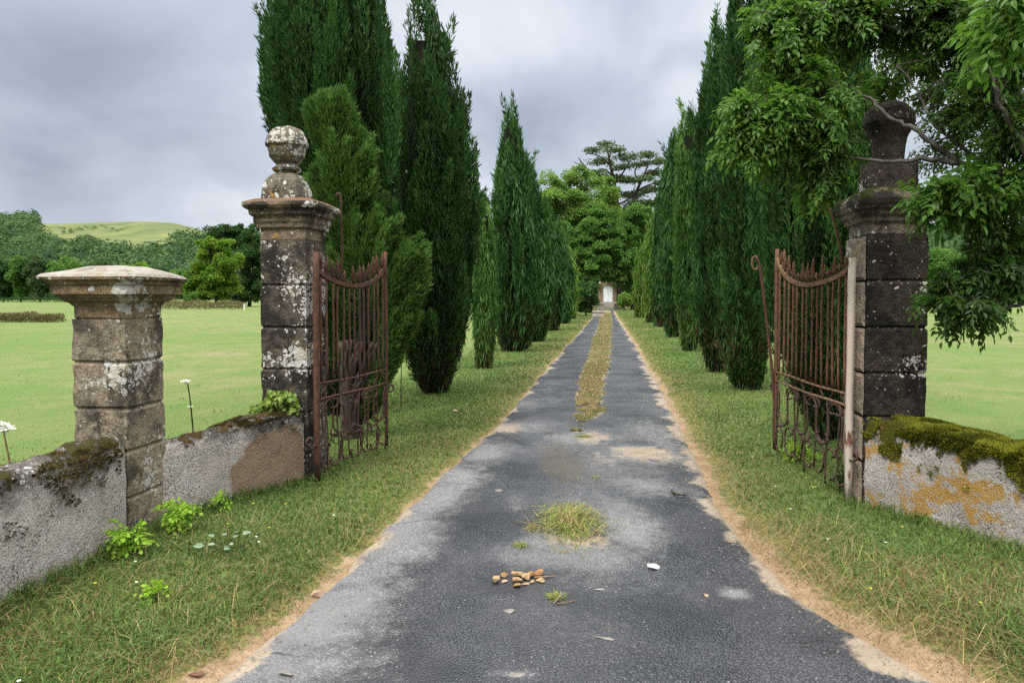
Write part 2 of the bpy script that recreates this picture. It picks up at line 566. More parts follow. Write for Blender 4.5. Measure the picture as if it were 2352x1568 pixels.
# ------------------------------------------------------------------ world and light
def build_world():
    w = bpy.data.worlds.new('World')
    sc.world = w
    w.use_nodes = True
    t = w.node_tree
    t.nodes.clear()
    n = NT.__new__(NT)
    n.t = t; n.co = None
    out = t.nodes.new('ShaderNodeOutputWorld')
    bg = t.nodes.new('ShaderNodeBackground')
    t.links.new(bg.outputs[0], out.inputs[0])
    sky = t.nodes.new('ShaderNodeTexSky')
    sky.sky_type = 'NISHITA'
    sky.sun_disc = False
    sky.sun_elevation = R(52)
    sky.sun_rotation = R(215)
    sky.air_density = 1.5
    sky.dust_density = 3.0
    bg.inputs[1].default_value = 0.1
    d = n.node('ShaderNodeTexCoord').outputs['Generated']
    x, y, z = n.sep(d)
    zc = n.math('MAXIMUM', z, 0.0)
    den = n.math('ADD', zc, 0.42)
    cm = n.node('ShaderNodeCombineXYZ')
    t.links.new(n.math('DIVIDE', x, den), cm.inputs[0])
    t.links.new(n.math('DIVIDE', y, den), cm.inputs[1])
    cv = n.vscale(cm.outputs[0], (1.0, 0.85, 1.0))
    cl = n.noise(1.25, 5, 0.5, vec=n.vadd(cv, (4.2, 1.6, 0.0), 1.0), dist=0.5)
    cl2 = n.noise(3.0, 5, 0.5, vec=n.vadd(cv, (1.2, 7.7, 0.0), 1.0), dist=0.3)
    f = n.math('ADD', n.math('MULTIPLY', cl, 0.66), n.math('MULTIPLY', cl2, 0.34))
    f = n.math('MULTIPLY_ADD', f, 1.45, -0.20)
    # dark banks and bright openings of this particular overcast, as sky directions
    wob = n.math('MULTIPLY', n.math('SUBTRACT', cl2, 0.5), 0.26)
    for (px, py, rad, amt) in ((260, 170, 0.24, -0.13), (520, 190, 0.20, -0.10), (60, 90, 0.20, -0.05), (1290, 255, 0.12, -0.11), (1150, 330, 0.12, -0.06),
                               (1600, 120, 0.09, -0.10), (200, 420, 0.16, -0.05), (1000, 60, 0.16, 0.10), (1300, 40, 0.18, 0.08), (400, 20, 0.14, 0.08), (560, 60, 0.10, 0.05),
                               (110, 330, 0.14, 0.03), (1450, 300, 0.10, 0.0), (2000, 200, 0.2, 0.10)):
        v = norm(ray(px, py))
        m = n.node('ShaderNodeVectorMath', operation='SUBTRACT')
        t.links.new(d, m.inputs[0]); m.inputs[1].default_value = tuple(v)
        m2 = n.vscale(m.outputs[0], (0.75, 0.75, 1.7))
        ln = n.node('ShaderNodeVectorMath', operation='LENGTH')
        t.links.new(m2, ln.inputs[0])
        q = n.rng(n.math('ADD', ln.outputs['Value'], wob), 0.0, rad * 1.35, amt * (1.45 if amt < 0 else 0.95), 0.0)
        f = n.math('ADD', f, q)
    col = n.node('ShaderNodeValToRGB')
    t.links.new(f, col.inputs[0])
    e = col.color_ramp.elements
    e[0].position = 0.10; e[0].color = (1.45, 1.68, 2.06, 1)
    e[1].position = 0.62; e[1].color = (3.35, 3.55, 3.90, 1)
    k = e.new(0.45); k.color = (2.38, 2.64, 3.08, 1)
    # overcast: far brighter overhead than near the horizon
    zen = n.rng(z, 0.42, 0.80, 1.0, 6.2)
    cloud = n.node('ShaderNodeVectorMath', operation='SCALE')
    t.links.new(col.outputs[0], cloud.inputs[0]); t.links.new(zen, cloud.inputs['Scale'])
    warm = n.mix(n.rng(z, 0.42, 0.70), (1, 1, 1), (1.07, 1.0, 0.89))
    cl3 = n.mix(1.0, cloud.outputs[0], warm, 'MULTIPLY')
    res = n.mix(0.04, cl3, sky.outputs[0])
    t.links.new(res, bg.inputs[0])
    s = bpy.data.lights.new('sun', 'SUN')
    s.energy = 1.5
    s.angle = R(14)
    s.color = (1.0, 0.96, 0.90)
    so = bpy.data.objects.new('sun', s)
    C.objects.link(so)
    az, el = R(215), R(52)
    # light comes from behind-left of the camera
    dirv = np.array([-math.sin(R(38)) * math.cos(el), -math.cos(R(38)) * math.cos(el), math.sin(el)])
    from mathutils import Vector
    so.rotation_euler = Vector(tuple(-dirv)).to_track_quat('-Z', 'Y').to_euler()
    sky.sun_rotation = math.atan2(dirv[0], dirv[1])
build_world()

# ------------------------------------------------------------------ ground
def axis(breaks):
    out = [breaks[0][0]]
    for a, b, step in breaks:
        n = max(1, int(round((b - a) / step)))
        out += list(np.linspace(a, b, n + 1)[1:])
    return np.array(out)

def build_ground():
    xs = axis([(-1500, -300, 200), (-300, -60, 30), (-60, -20, 4), (-20, -6, 0.7), (-6, -3, 0.15), (-3, 4.5, 0.05), (4.5, 8, 0.15), (8, 25, 0.6), (25, 80, 5), (80, 300, 30), (300, 1500, 200)])
    ys = axis([(-80, -10, 20), (-10, 1, 1.5), (1, 2, 0.2), (2, 9, 0.05), (9, 16, 0.12), (16, 40, 0.4), (40, 110, 1.5), (110, 400, 30), (400, 1500, 200)])
    X, Y = np.meshgrid(xs, ys)
    Z = ground_z(X, Y)
    far = sstep(95, 130, Y)
    Z = Z * (1 - far)
    d = drive_dist(X, Y)
    d = np.where(Y > 93, 5.0, d)
    jit = 0.22 * (n2(X, Y, 2.2, 31, 4) - 0.5) + 0.15 * (n2(X, Y, 9, 33, 2) - 0.5)
    wid = np.where(X > 0.14 * Y - .3, 0.22 + 0.18 * sstep(6, 2.5, Y), 0.12 + 0.12 * sstep(4.5, 2.8, Y))
    wid = np.minimum(wid, 0.15 + 3.0 / np.maximum(Y, 1))
    sand = 1 - sstep(0.25, 1.25, (d + jit) / wid)
    sand = sand * (0.55 + 0.45 * sstep(0.35, 0.6, n2(X, Y, 1.3, 35, 3) + 0.25 * (X > 0.5)))
    # field on both sides of the tree rows, behind the walls
    fieldL = sstep(0.0, 1.0, (-2.9 + 0.14 * Y) * 0 + (xl(Y) - 2.2) - X) * sstep(5.0, 6.5, Y + 0.6 * np.maximum(-2.2 - X, 0))
    fieldR = sstep(0.0, 1.0, X - (xr(Y) + 2.4)) * sstep(5.0, 8.0, Y + 0.5 * np.maximum(X - 3.2, 0))
    field = np.maximum(fieldL, fieldR)
    dry = sstep(0.50, 0.72, n2(X, Y, 0.22, 41, 4) + 0.10 * (n2(X, Y, 2.5, 43) - 0.5))
    dry = np.maximum(dry * 0.8, 0.8 * (1 - sstep(0.3, 1.0, d)) * (d > 0))
    mb = MB()
    mb.add(np.stack([X, Y, Z], -1).reshape(-1, 3), grid_faces(len(xs), len(ys)))
    t = NT('ground')
    co = t.coord()
    gr = t.mix(t.rng(t.noise(0.5, 5, 0.6), 0.35, 0.65), (0.070, 0.112, 0.028), (0.11, 0.155, 0.046))
    gr = t.mix(t.rng(t.noise(28, 4, 0.7), 0.4, 0.65, 0, 0.75), gr, (0.03, 0.045, 0.012))
    gr = t.mix(t.math('MULTIPLY', t.attr('dry'), t.rng(t.noise(16, 4, 0.7), 0.35, 0.6, 0.3, 1.0)), gr, (0.17, 0.13, 0.055))
    fs = t.vscale(co, (1.0, 0.6, 1.0))
    fd = t.mix(t.rng(t.noise(0.06, 4, 0.6), 0.38, 0.62), (0.106, 0.148, 0.045), (0.142, 0.166, 0.063))
    fd = t.mix(t.rng(t.noise(0.19, 6, 0.7), 0.46, 0.64, 0, 0.8), fd, (0.185, 0.165, 0.085))
    fd = t.mix(t.rng(t.noise(1.1, 6, 0.75, vec=fs), 0.42, 0.62, 0, 0.75), fd, (0.082, 0.138, 0.034))
    fd = t.mix(t.rng(t.noise(22, 4, 0.7), 0.45, 0.65, 0, 0.5), fd, (0.085, 0.13, 0.036))
    col = t.mix(t.attr('field'), gr, fd)
    sd = t.mix(t.rng(t.noise(5, 5, 0.65), 0.35, 0.65), (0.20, 0.135, 0.075), (0.29, 0.205, 0.125))
    sd = t.mix(t.rng(t.noise(45, 4, 0.65), 0.5, 0.72, 0, 0.8), sd, (0.11, 0.075, 0.04))
    sd = t.mix(t.rng(t.voro(60), 0.12, 0.05, 0, 0.8), sd, (0.34, 0.29, 0.23))
    sm = t.rng(t.math('ADD', t.attr('sand'), t.math('MULTIPLY', t.math('SUBTRACT', t.noise(16, 6, 0.75), 0.5), 1.9)), 0.34, 0.80)
    col = t.mix(sm, col, sd)
    h = t.math('ADD', t.noise(40, 4, 0.7), t.math('MULTIPLY', t.noise(9, 3), 1.2))
    m = t.pbr(col, 1.0, t.bump(h, 0.7, 0.03), 0.05)
    o = mb.build('ground', m, smooth=True, extra={'sand': sand, 'field': field, 'dry': dry})
    tag(o, kind='structure')
build_ground()

def field_of(x, y):
    fl = sstep(0.0, 1.0, (xl(y) - 2.2) - x) * sstep(5.0, 6.5, y + 0.6 * np.maximum(-2.2 - x, 0))
    fr = sstep(0.0, 1.0, x - (xr(y) + 2.4)) * sstep(5.0, 8.0, y + 0.5 * np.maximum(x - 3.2, 0))
    return np.maximum(fl, fr)

def build_drive():
    ys = axis([(-6, 1.5, 0.5), (1.5, 9, 0.03), (9, 18, 0.08), (18, 40, 0.25), (40, Y_ROAD1, 1.0)])
    nu = 110
    u = np.linspace(0, 1, nu)
    U, Y = np.meshgrid(u, ys)
    jl = 0.10 * (n2(Y * 0, Y, 5, 51, 4) - 0.5); jr = 0.10 * (n2(Y * 0 + 3, Y, 5, 53, 4) - 0.5)
    X0, X1 = xl(Y) - 0.06 + jl, xr(Y) + 0.06 + jr
    X = X0 + (X1 - X0) * U
    ed = np.minimum(X - X0, X1 - X)
    Z = 0.012 + 0.012 * sstep(0, 0.6, ed) + 0.012 * (n2(X, Y, 0.9, 55) - 0.5) - 0.03 * (1 - sstep(0, 0.05, ed))
    # dry dusty areas, as they lie on the drive
    pale = np.zeros_like(X)
    WB1 = n2(X, Y, 1.7, 57, 5); WB2 = n2(X, Y, 7, 58, 3)
    def blob(px, py, rx, ry, a):
        nonlocal pale
        c = G(px, py)
        ex = rx / FPX * c[1]
        ey = abs(G(px, py - ry)[1] - G(px, py + ry)[1]) / 2
        wob = 0.55 * (WB1 - 0.5) * 2 + 0.45 * (WB2 - .5) * 2
        r = np.hypot((X - c[0]) / ex, (Y - c[1]) / ey) + wob
        pale = np.maximum(pale, a * np.clip(1.0 - 0.62 * np.maximum(r, 0) ** 1.3, 0, 1))
    for b in ((600, 1530, 260, 70, .85), (700, 1450, 200, 60, .9), (780, 1390, 180, 70, 1), (830, 1330, 130, 60, 1), (890, 1260, 130, 60, 1), (940, 1210, 90, 45, 1), (985, 1150, 90, 45, .95), (1040, 1095, 80, 35, .9), (1110, 1040, 80, 30, .9), (1500, 930, 60, 60, .4), (1260, 890, 40, 40, .35),
              (1330, 1285, 180, 40, .85), (1440, 1215, 75, 75, .8), (1480, 1120, 110, 30, .65), (1470, 1045, 110, 26, .95), (1330, 1010, 90, 30, .7), (1230, 985, 90, 20, .6),
              (1610, 1150, 30, 60, .5), (1540, 1040, 60, 40, .7), (1500, 990, 80, 30, .7), (1250, 1250, 60, 30, .8), (1190, 1160, 30, 20, .4),
              (2090, 1550, 70, 24, .7), (1690, 1370, 35, 14, .9), (1180, 1560, 60, 10, .6), (1340, 1150, 90, 110, .45), (1420, 1060, 160, 60, .5), (1350, 1020, 150, 40, .5), (1380, 1330, 160, 60, .35), (1300, 1440, 200, 50, .25), (1540, 930, 60, 20, .6), (1200, 930, 50, 16, .5)):
        blob(*b)
    dust = np.zeros_like(X)
    save = pale; pale = dust
    for b in ((1480, 1045, 90, 20, 1), (1360, 1010, 60, 22, .7), (1160, 985, 60, 14, .7), (880, 1290, 40, 60, .35), (1330, 1250, 100, 20, .7), (2100, 1550, 90, 25, .8), (1380, 1060, 50, 30, .5)):
        blob(*b)
    dust, pale = pale, save
    ew = np.where(X1 - X < X - X0, 0.34, 0.20)
    dust = np.maximum(dust, 0.80 * (1 - sstep(0.0, ew, ed + 0.75 * (n2(X, Y, 3, 59, 5) - 0.45))))
    cen = 0.5 * (sl(Y) + sr(Y))
    strip = strip_mask(X, Y)
    dust = np.maximum(dust, 0.75 * np.clip(strip * 1.5, 0, 1))
    Z = Z + 0.022 * sstep(0.3, 0.9, strip)
    # stained mossy middle near the start of the strip
    stain = np.zeros_like(X)
    save = pale; pale = stain
    for b in ((1290, 1070, 60, 60, .9), (1310, 1100, 110, 50, .5)):
        blob(*b)
    stain, pale = pale, save
    mb = MB()
    mb.add(np.stack([X, Y, Z], -1).reshape(-1, 3), grid_faces(nu, len(ys)))
    t = NT('asphalt')
    co = t.coord()
    agg = t.voro(95, vec=t.vadd(co, t.noise_c(60, 2), 0.004))
    aggc = t.sep(t.voro(95, vec=t.vadd(co, t.noise_c(60, 2), 0.004), out='Color'))[0]
    dark = t.mix(t.rng(t.noise(1.1, 6, 0.62), 0.38, 0.62), (0.010, 0.011, 0.013), (0.046, 0.047, 0.051))
    dark = t.mix(t.rng(aggc, 0.55, 1.0, 0, t.rng(t.noise(1.0, 3, vec=t.vadd(co, (9, 2, 4), 1.0)), .40, .62, .15, .8)), dark, (0.095, 0.097, 0.104))
    dark = t.mix(t.rng(agg, 0.35, 0.6, 0, 0.85), dark, (0.010, 0.010, 0.012))
    big = t.rng(t.voro(38, vec=t.vadd(co, t.noise_c(25, 2), 0.02)), 0.20, 0.10)
    dark = t.mix(t.math('MULTIPLY', big, t.math('MAXIMUM', t.rng(t.noise(2.6, 5, 0.7), 0.50, 0.66, 0, 0.75), t.rng(t.attr('pale'), 0.08, 0.4))), dark, (0.30, 0.29, 0.27))
    pl = t.mix(t.noise(3, 4), (0.098, 0.096, 0.096), (0.160, 0.155, 0.150))
    pl = t.mix(t.rng(aggc, 0.5, 1.0, 0, t.rng(t.noise(1.2, 3, vec=t.vadd(co, (3, 5, 1), 1.0)), .42, .6, .25, .75)), pl, (0.27, 0.26, 0.25))
    pl = t.mix(t.rng(agg, 0.35, 0.62, 0, t.rng(t.noise(1.4, 3), 0.4, 0.6, 0.35, 0.9)), pl, (0.06, 0.06, 0.062))
    wob = t.math('MULTIPLY', t.math('SUBTRACT', t.noise(13, 5, 0.7), 0.5), 0.9)
    pm = t.rng(t.math('ADD', t.attr('pale'), wob), 0.05, 0.95)
    col = t.mix(pm, dark, pl)
    col = t.mix(t.rng(t.math('ADD', t.attr('stain'), wob), 0.3, 0.8, 0, 0.8), col, (0.045, 0.035, 0.018))
    sd = t.mix(t.rng(t.noise(6, 5, 0.65), 0.35, 0.65), (0.19, 0.150, 0.105), (0.26, 0.205, 0.145))
    sd = t.mix(t.rng(t.noise(60, 3), 0.5, 0.7, 0, 0.8), sd, (0.12, 0.09, 0.06))
    dm = t.rng(t.math('ADD', t.attr('dust'), t.math('MULTIPLY', wob, 0.9)), 0.35, 0.75)
    col = t.mix(dm, col, sd)
    tm = t.rng(t.math('ADD', t.attr('turf'), t.math('MULTIPLY', t.math('SUBTRACT', t.noise(12, 6, 0.75), 0.5), 1.3)), 0.45, 0.80)
    tc = t.mix(t.rng(t.noise(5, 5, 0.7), 0.36, 0.62), (0.095, 0.105, 0.035), (0.19, 0.150, 0.080))
    tc = t.mix(t.rng(t.noise(30, 4, 0.7), 0.48, 0.66, 0, 0.8), tc, (0.055, 0.05, 0.022))
    col = t.mix(tm, col, tc)
    dm = t.math('MAXIMUM', dm, tm)
    h = t.math('ADD', t.math('MULTIPLY', agg, -1.0), t.math('MULTIPLY', t.noise(25, 4), 0.5))
    wet = t.rng(t.noise(0.9, 5, 0.6), 0.40, 0.62, 0.28, 0.58)
    crack = t.rng(t.voro(1.15, vec=t.vadd(co, t.noise_c(2.2, 5), 0.35), feature='DISTANCE_TO_EDGE'), 0.010, 0.003)
    crack = t.math('MULTIPLY', t.math('MULTIPLY', crack, t.math('SUBTRACT', 1.0, dm)), t.rng(t.noise(0.8, 3), 0.48, 0.58))
    col = t.mix(t.math('MULTIPLY', crack, 0.8), col, (0.010, 0.009, 0.008))
    rough = t.math('MAXIMUM', wet, t.math('MULTIPLY', t.math('MAXIMUM', pm, dm), 0.9))
    m = t.pbr(col, rough, t.bump(h, 0.55, 0.005), 0.5)
    o = mb.build('driveway', m, smooth=True, extra={'pale': pale, 'dust': dust, 'stain': stain, 'turf': strip})
    tag(o, kind='structure')
build_drive()

# ------------------------------------------------------------------ grass blades
def blades(mb, x, y, z, h, w, lean, col):
    N = len(x)
    a = rng.random(N) * 2 * np.pi
    d = np.stack([np.cos(a), np.sin(a), 0 * a], -1)
    b = rng.random(N) * 2 * np.pi
    s = np.stack([np.cos(b), np.sin(b), 0 * b], -1)
    p = np.stack([x, y, z - 0.008], -1)
    up = np.array([0, 0, 1.0])
    h = h[:, None]; w = w[:, None]; lean = lean[:, None]
    m = p + up * h * 0.55 + d * h * lean * 0.35
    t = p + up * h * np.maximum(1 - 0.35 * lean, 0.25) + d * h * lean
    v = np.stack([p - s * w / 2, p + s * w / 2, m + s * w * 0.4, m - s * w * 0.4, t], 1).reshape(-1, 3)
    k = np.arange(N)[:, None] * 5
    mb.add(v, [k + np.array([[0, 1, 2, 3]]), k + np.array([[3, 2, 4]])], 0, 0.5, np.repeat(col, 5, 0))

GREEN = np.array([[0.070, 0.130, 0.026], [0.118, 0.186, 0.042], [0.165, 0.230, 0.068]])
FIELD = np.array([[0.140, 0.208, 0.058], [0.160, 0.220, 0.068], [0.190, 0.235, 0.085]])
DRY = np.array([[0.20, 0.145, 0.060], [0.30, 0.225, 0.105], [0.155, 0.115, 0.042]])
def build_grass():
    N = 680000
    u = rng.random(N)
    d = 1.9 * (75 / 1.9) ** u
    th = (rng.random(N) - 0.5) * 2 * R(50)
    x, y = d * np.sin(th), d * np.cos(th)
    dd = drive_dist(x, y)
    jit = 0.30 * (n2(x, y, 2.2, 31, 4) - 0.5) + 0.12 * (n2(x, y, 9, 33, 2) - 0.5)
    wid = np.where(x > 0.14 * y - .3, 0.20 + 0.18 * sstep(6, 2.5, y), 0.11 + 0.12 * sstep(4.5, 2.8, y))
    e = (dd + jit) / np.minimum(wid, 0.15 + 3.0 / y)
    keep = (e > 0.2) & ~blocked(x, y) & (rng.random(N) < sstep(0.2, 1.35, e + 0.9 * (n2(x, y, 5, 36, 3) - .5)) * 0.96 + 0.04)
    x, y, d, dd, e = x[keep], y[keep], d[keep], dd[keep], e[keep]
    n = len(x)
    fld = field_of(x, y)
    dryf = sstep(0.50, 0.68, n2(x, y, 0.8, 71, 4)) * 0.40 + 0.70 * (1 - sstep(0.6, 1.9, e))
    near = sstep(5.0, 2.8, y)
    dryf = dryf + near * 0.34 * sstep(0.42, 0.62, n2(x, y, 2.3, 73, 3))
    dryf = np.where(fld > 0.5, 0.05 + 0.30 * sstep(0.5, 0.7, n2(x, y, 0.2, 75, 4)), dryf)
    isdry = rng.random(n) < dryf
    k = rng.random(n)[:, None]
    patchy = sstep(0.36, 0.64, n2(x, y, 1.1, 77, 3))[:, None]
    g = GREEN[0] * (1 - patchy) * 1.0 + GREEN[1] * patchy
    g = g * (0.7 + 0.3 * k) + GREEN[2] * 0.25 * k
    f = FIELD[0] * (1 - k) + FIELD[2] * k
    dr = DRY[rng.integers(0, 3, n)]
    col = g * (1 - fld[:, None]) + f * fld[:, None]
    col = np.where(isdry[:, None], dr * (0.75 + 0.5 * k), col)
    h = (0.022 + 0.042 * rng.random(n)) * (1 + 0.45 * near)
    h = h * (0.4 + 0.6 * sstep(0.6, 2.2, e))
    # unmown tufts along the foot of the walls, the trees and the right bank
    foot = np.minimum(np.minimum(dist_poly(x, y, WALL_L1), dist_poly(x, y, WALL_L2)), dist_poly(x, y, WALL_R))
    h = h * (1 + 1.0 * sstep(0.25, 0.0, foot))
    rb = sstep(4.6, 2.9, y) * sstep(0.2, 0.6, dd) * (x > 0)
    h = h * (1 + 1.1 * rb)
    h = np.where(fld > 0.5, h * (0.5 + 0.9 * sstep(0.5, 0.7, n2(x, y, 0.6, 79))), h)
    h = h + 0.0006 * d
    thin = (fld > 0.5) & (rng.random(n) < 0.60 + 0.39 * sstep(6, 11, d))
    w = 0.0030 + 0.0009 * d
    lean = 0.25 + 0.9 * rng.random(n) + 0.3 * isdry
    mb = MB()
    q = ~thin
    blades(mb, x[q], y[q], ground_z(x[q], y[q]), h[q], (w * (1 - 0.25 * isdry))[q], lean[q], col[q])
    # turf between the wheel tracks
    M = 110000
    y = Y_STRIP0 - 0.7 + (55 ** rng.random(M) - 1) / 54 * 60
    u = rng.random(M)
    x = sl(y) + (sr(y) - sl(y)) * (-0.25 + 1.5 * u)
    sm = strip_mask(x, y)
    kp = rng.random(M) < sstep(0.35, 0.95, sm + 0.9 * (n2(x, y, 5, 83, 3) - .5)) * 0.95
    x, y, sm = x[kp], y[kp], sm[kp]; M = len(x)
    isdry = rng.random(M) < 0.80 - 0.40 * sstep(0.42, 0.58, n2(x, y, 1.2, 81))
    k = rng.random(M)[:, None]
    col = np.where(isdry[:, None], DRY[rng.integers(0, 2, M)] * (0.85 + 0.5 * k), np.array([0.14, 0.175, 0.045]) * (0.6 + 0.7 * k))
    blades(mb, x, y, 0.038 + 0 * x, (0.022 + 0.045 * rng.random(M)) * (.5 + .5 * sm), 0.003 + 0.0008 * y, 0.5 + rng.random(M), col)
    o = mb.build('grass', colmat('grass_blade'))
    tag(o, 'short patchy green grass and straw beside the drive and in the fields', 'grass', kind='stuff')
build_grass()

# ------------------------------------------------------------------ stone lofts
def ring_profile(profile, step):
    out = []
    for (a, za), (b, zb) in zip(profile[:-1], profile[1:]):
        L = math.hypot(b - a, zb - za)
        n = max(1, int(L / step))
        for t in np.linspace(0, 1, n, endpoint=False):
            out.append((a + (b - a) * t, za + (zb - za) * t))
    out.append(profile[-1])
    return np.array(out)

def square_loft(mb, profile, c, k=18, step=0.025, amp=0.006, seed=0, wear=0.02, yaw=True, mat=0, skew=0.0):
    pr = ring_profile(profile, step)
    n = len(pr)
    s = np.linspace(-1, 1, k, endpoint=False)
    ring = np.concatenate([np.stack([s, -1 + 0 * s], -1), np.stack([1 + 0 * s, s], -1), np.stack([-s, 1 + 0 * s], -1), np.stack([-1 + 0 * s, -s], -1)])
    nr = len(ring)
    v = np.zeros((n, nr, 3))
    v[:, :, :2] = ring[None] * pr[:, 0][:, None, None]
    v[:, :, 2] = pr[:, 1][:, None]
    q = v.reshape(-1, 3)
    corner = np.clip((np.minimum(abs(np.tile(ring, (n, 1))[:, 0]), abs(np.tile(ring, (n, 1))[:, 1])) - 0.75) / 0.25, 0, 1)
    nz = fbm(q * 9 + 3.1, seed, 4) - 0.5
    nl = fbm(q * 3.5 + 9.7, seed + 5, 3) - 0.5
    ch = np.clip(fbm(q * 7 + 1.3, seed + 9, 3) - 0.42, 0, 1) * 2
    rad = norm(np.concatenate([q[:, :2], np.zeros((len(q), 1))], 1))
    q = q + rad * (nz * amp * 2 + nl * amp * 0.8)[:, None]
    q = q - rad * (0.6 * wear * corner * (0.35 + ch * 1.6))[:, None]
    q[:, 2] += (fbm(q * 6 + 5, seed + 3, 3) - 0.5) * amp * 1.4
    if yaw:
        q = rot(q)
    q = q + np.array([c[0], c[1], 0])
    f = grid_faces(nr, n, True)
    mb.add(q, [f, np.array([np.arange(nr)[::-1]]), np.array([np.arange(nr) + (n - 1) * nr])], mat)

def lathe(mb, profile, c, k=40, step=0.012, amp=0.006, seed=0, mat=0, sq=0.0):
    pr = ring_profile(profile, step)
    n = len(pr)
    a = np.arange(k) * 2 * np.pi / k
    rad = np.stack([np.cos(a), np.sin(a)], -1)
    v = np.zeros((n, k, 3))
    v[:, :, :2] = rad[None] * pr[:, 0][:, None, None]
    v[:, :, 2] = pr[:, 1][:, None]
    q = v.reshape(-1, 3)
    nz = fbm(q * 11 + 3.7, seed, 4) - 0.5
    q = q + norm(np.concatenate([q[:, :2], 0.15 * np.ones((len(q), 1))], 1)) * (nz * amp * 3)[:, None]
    q = rot(q) + np.array([c[0], c[1], 0])
    mb.add(q, [grid_faces(k, n, True), np.array([np.arange(k)[::-1]]), np.array([np.arange(k) + (n - 1) * k])], mat)

def shaft_profile(h, joints, top, depth=0.011, gap=0.010, flare=0.0):
    pr = [(h + flare, -0.12)]
    for z in joints:
        pr += [(h + 0.003, z - gap * 2.0), (h - depth, z - gap * 0.4), (h - depth, z + gap * 0.4), (h + 0.003, z + gap * 2.0)]
    pr.append((h, top))
    return pr

M_TALL = stone('dark_lichen_stone', (0.130, 0.106, 0.078), (0.070, 0.058, 0.045), (0.024, 0.021, 0.018), 0.60, 0.80, 0.0, 22, black=0.5)
M_TALLC = stone('cap_stone', (0.20, 0.155, 0.105), (0.135, 0.105, 0.074), (0.035, 0.029, 0.023), 0.55, 0.6, 0.05, 15, tops=(0.135, 0.075, 0.038))
M_FIN = stone('finial_stone', (0.150, 0.130, 0.096), (0.10, 0.088, 0.066), (0.035, 0.033, 0.024), 0.5, 0.75, 0.28, 15)
M_LOW = stone('low_pier_stone', (0.285, 0.230, 0.162), (0.195, 0.160, 0.115), (0.060, 0.051, 0.040), 0.50, 0.66, 0.0, 20, black=0.4)
M_LOWC = stone('low_cap_stone', (0.235, 0.165, 0.095), (0.185, 0.130, 0.078), (0.06, 0.047, 0.035), 0.48, 0.55, 0.0, 15, tops=(0.275, 0.255, 0.22), black=0.3)
M_RT = stone('black_stone', (0.052, 0.042, 0.033), (0.026, 0.022, 0.019), (0.011, 0.010, 0.009), 0.5, 0.52, 0.0, 24, white=(0.46, 0.44, 0.41), bumps=1.0)  # shade of the overhanging tree painted into the stone colour
M_RTS = stone('pale_jamb_stone', (0.30, 0.235, 0.175), (0.22, 0.175, 0.14), (0.08, 0.06, 0.045), 0.4, 0.35, 0.15, 14)
M_RTC = stone('mossy_cap_stone', (0.20, 0.165, 0.125), (0.13, 0.11, 0.085), (0.03, 0.026, 0.022), 0.6, 0.55, 0.0, 14, moss=1.0, moss_col=(0.040, 0.048, 0.008))
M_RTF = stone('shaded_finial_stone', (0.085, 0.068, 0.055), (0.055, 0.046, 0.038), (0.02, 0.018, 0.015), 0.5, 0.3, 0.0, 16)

# tall left pier ------------------------------------------------------
tall = thing('gate_pillar', (*LTc, 0), 'tall dark stone gate pillar with white lichen, orange-stained cap and ball finial, beside the rusty gate on the left', 'gate pillar', 'stone pillars of the old gateway')
YT = LT[1]
JT = [zat(p, YT + .03) for p in (1040, 946, 848, 752, 655, 552)]
mb = MB()
zt = JT[-1]
square_loft(mb, shaft_profile(S_T / 2, JT[:-1], zt), LTc, 20, seed=11, wear=0.016)
mb.build('shaft', M_TALL, tall, smooth=False)
mb = MB()
h = S_T / 2
zc = zat(474, LTc[1])
square_loft(mb, [(h - .004, zt - .001), (h + .002, zt + .012), (h + .002, zt + .105), (h + .025, zt + .112), (h + .030, zt + .14), (h + .045, zt + .165), (h + .050, zt + .20), (h + .078, zt + .222),
                 (h + .082, zt + .262), (h + .105, zt + .272), (h + .120, zt + .297), (h + .114, zt + .325), (h + .04, zt + .362), (0.10, zt + .372), (0.02, zt + .374)], LTc, 26, step=0.014, amp=0.005, seed=13, wear=0.03)
mb.build('cap', M_TALLC, tall)
zf = zt + .362
fin = MB()
ztop = zat(293, LTc[1])
HF = ztop - zf
FC = LTc + np.array([-.045, -.02])
square_loft(fin, [(.175, zf - .01), (.178, zf + .02), (.170, zf + .10), (.150, zf + .17), (.115, zf + .215), (.10, zf + .235)], FC, 16, step=0.012, amp=0.007, seed=17, wear=0.035)
lathe(fin, [(.10, zf + .22), (.092, zf + .25), (.118, zf + .265), (.128, zf + .285), (.100, zf + .312), (.092, zf + .325), (.118, zf + .350), (.148, zf + .39), (.160, zf + .44), (.166, zf + .475), (.184, zf + .487),
            (.186, zf + .505), (.178, zf + .55), (.158, zf + .595), (.125, zf + .635), (.08, zf + HF - .010), (.03, zf + HF), (.005, zf + HF)], FC, 36, step=0.012, amp=0.011, seed=19)
fo = fin.build('finial', M_FIN, tall)

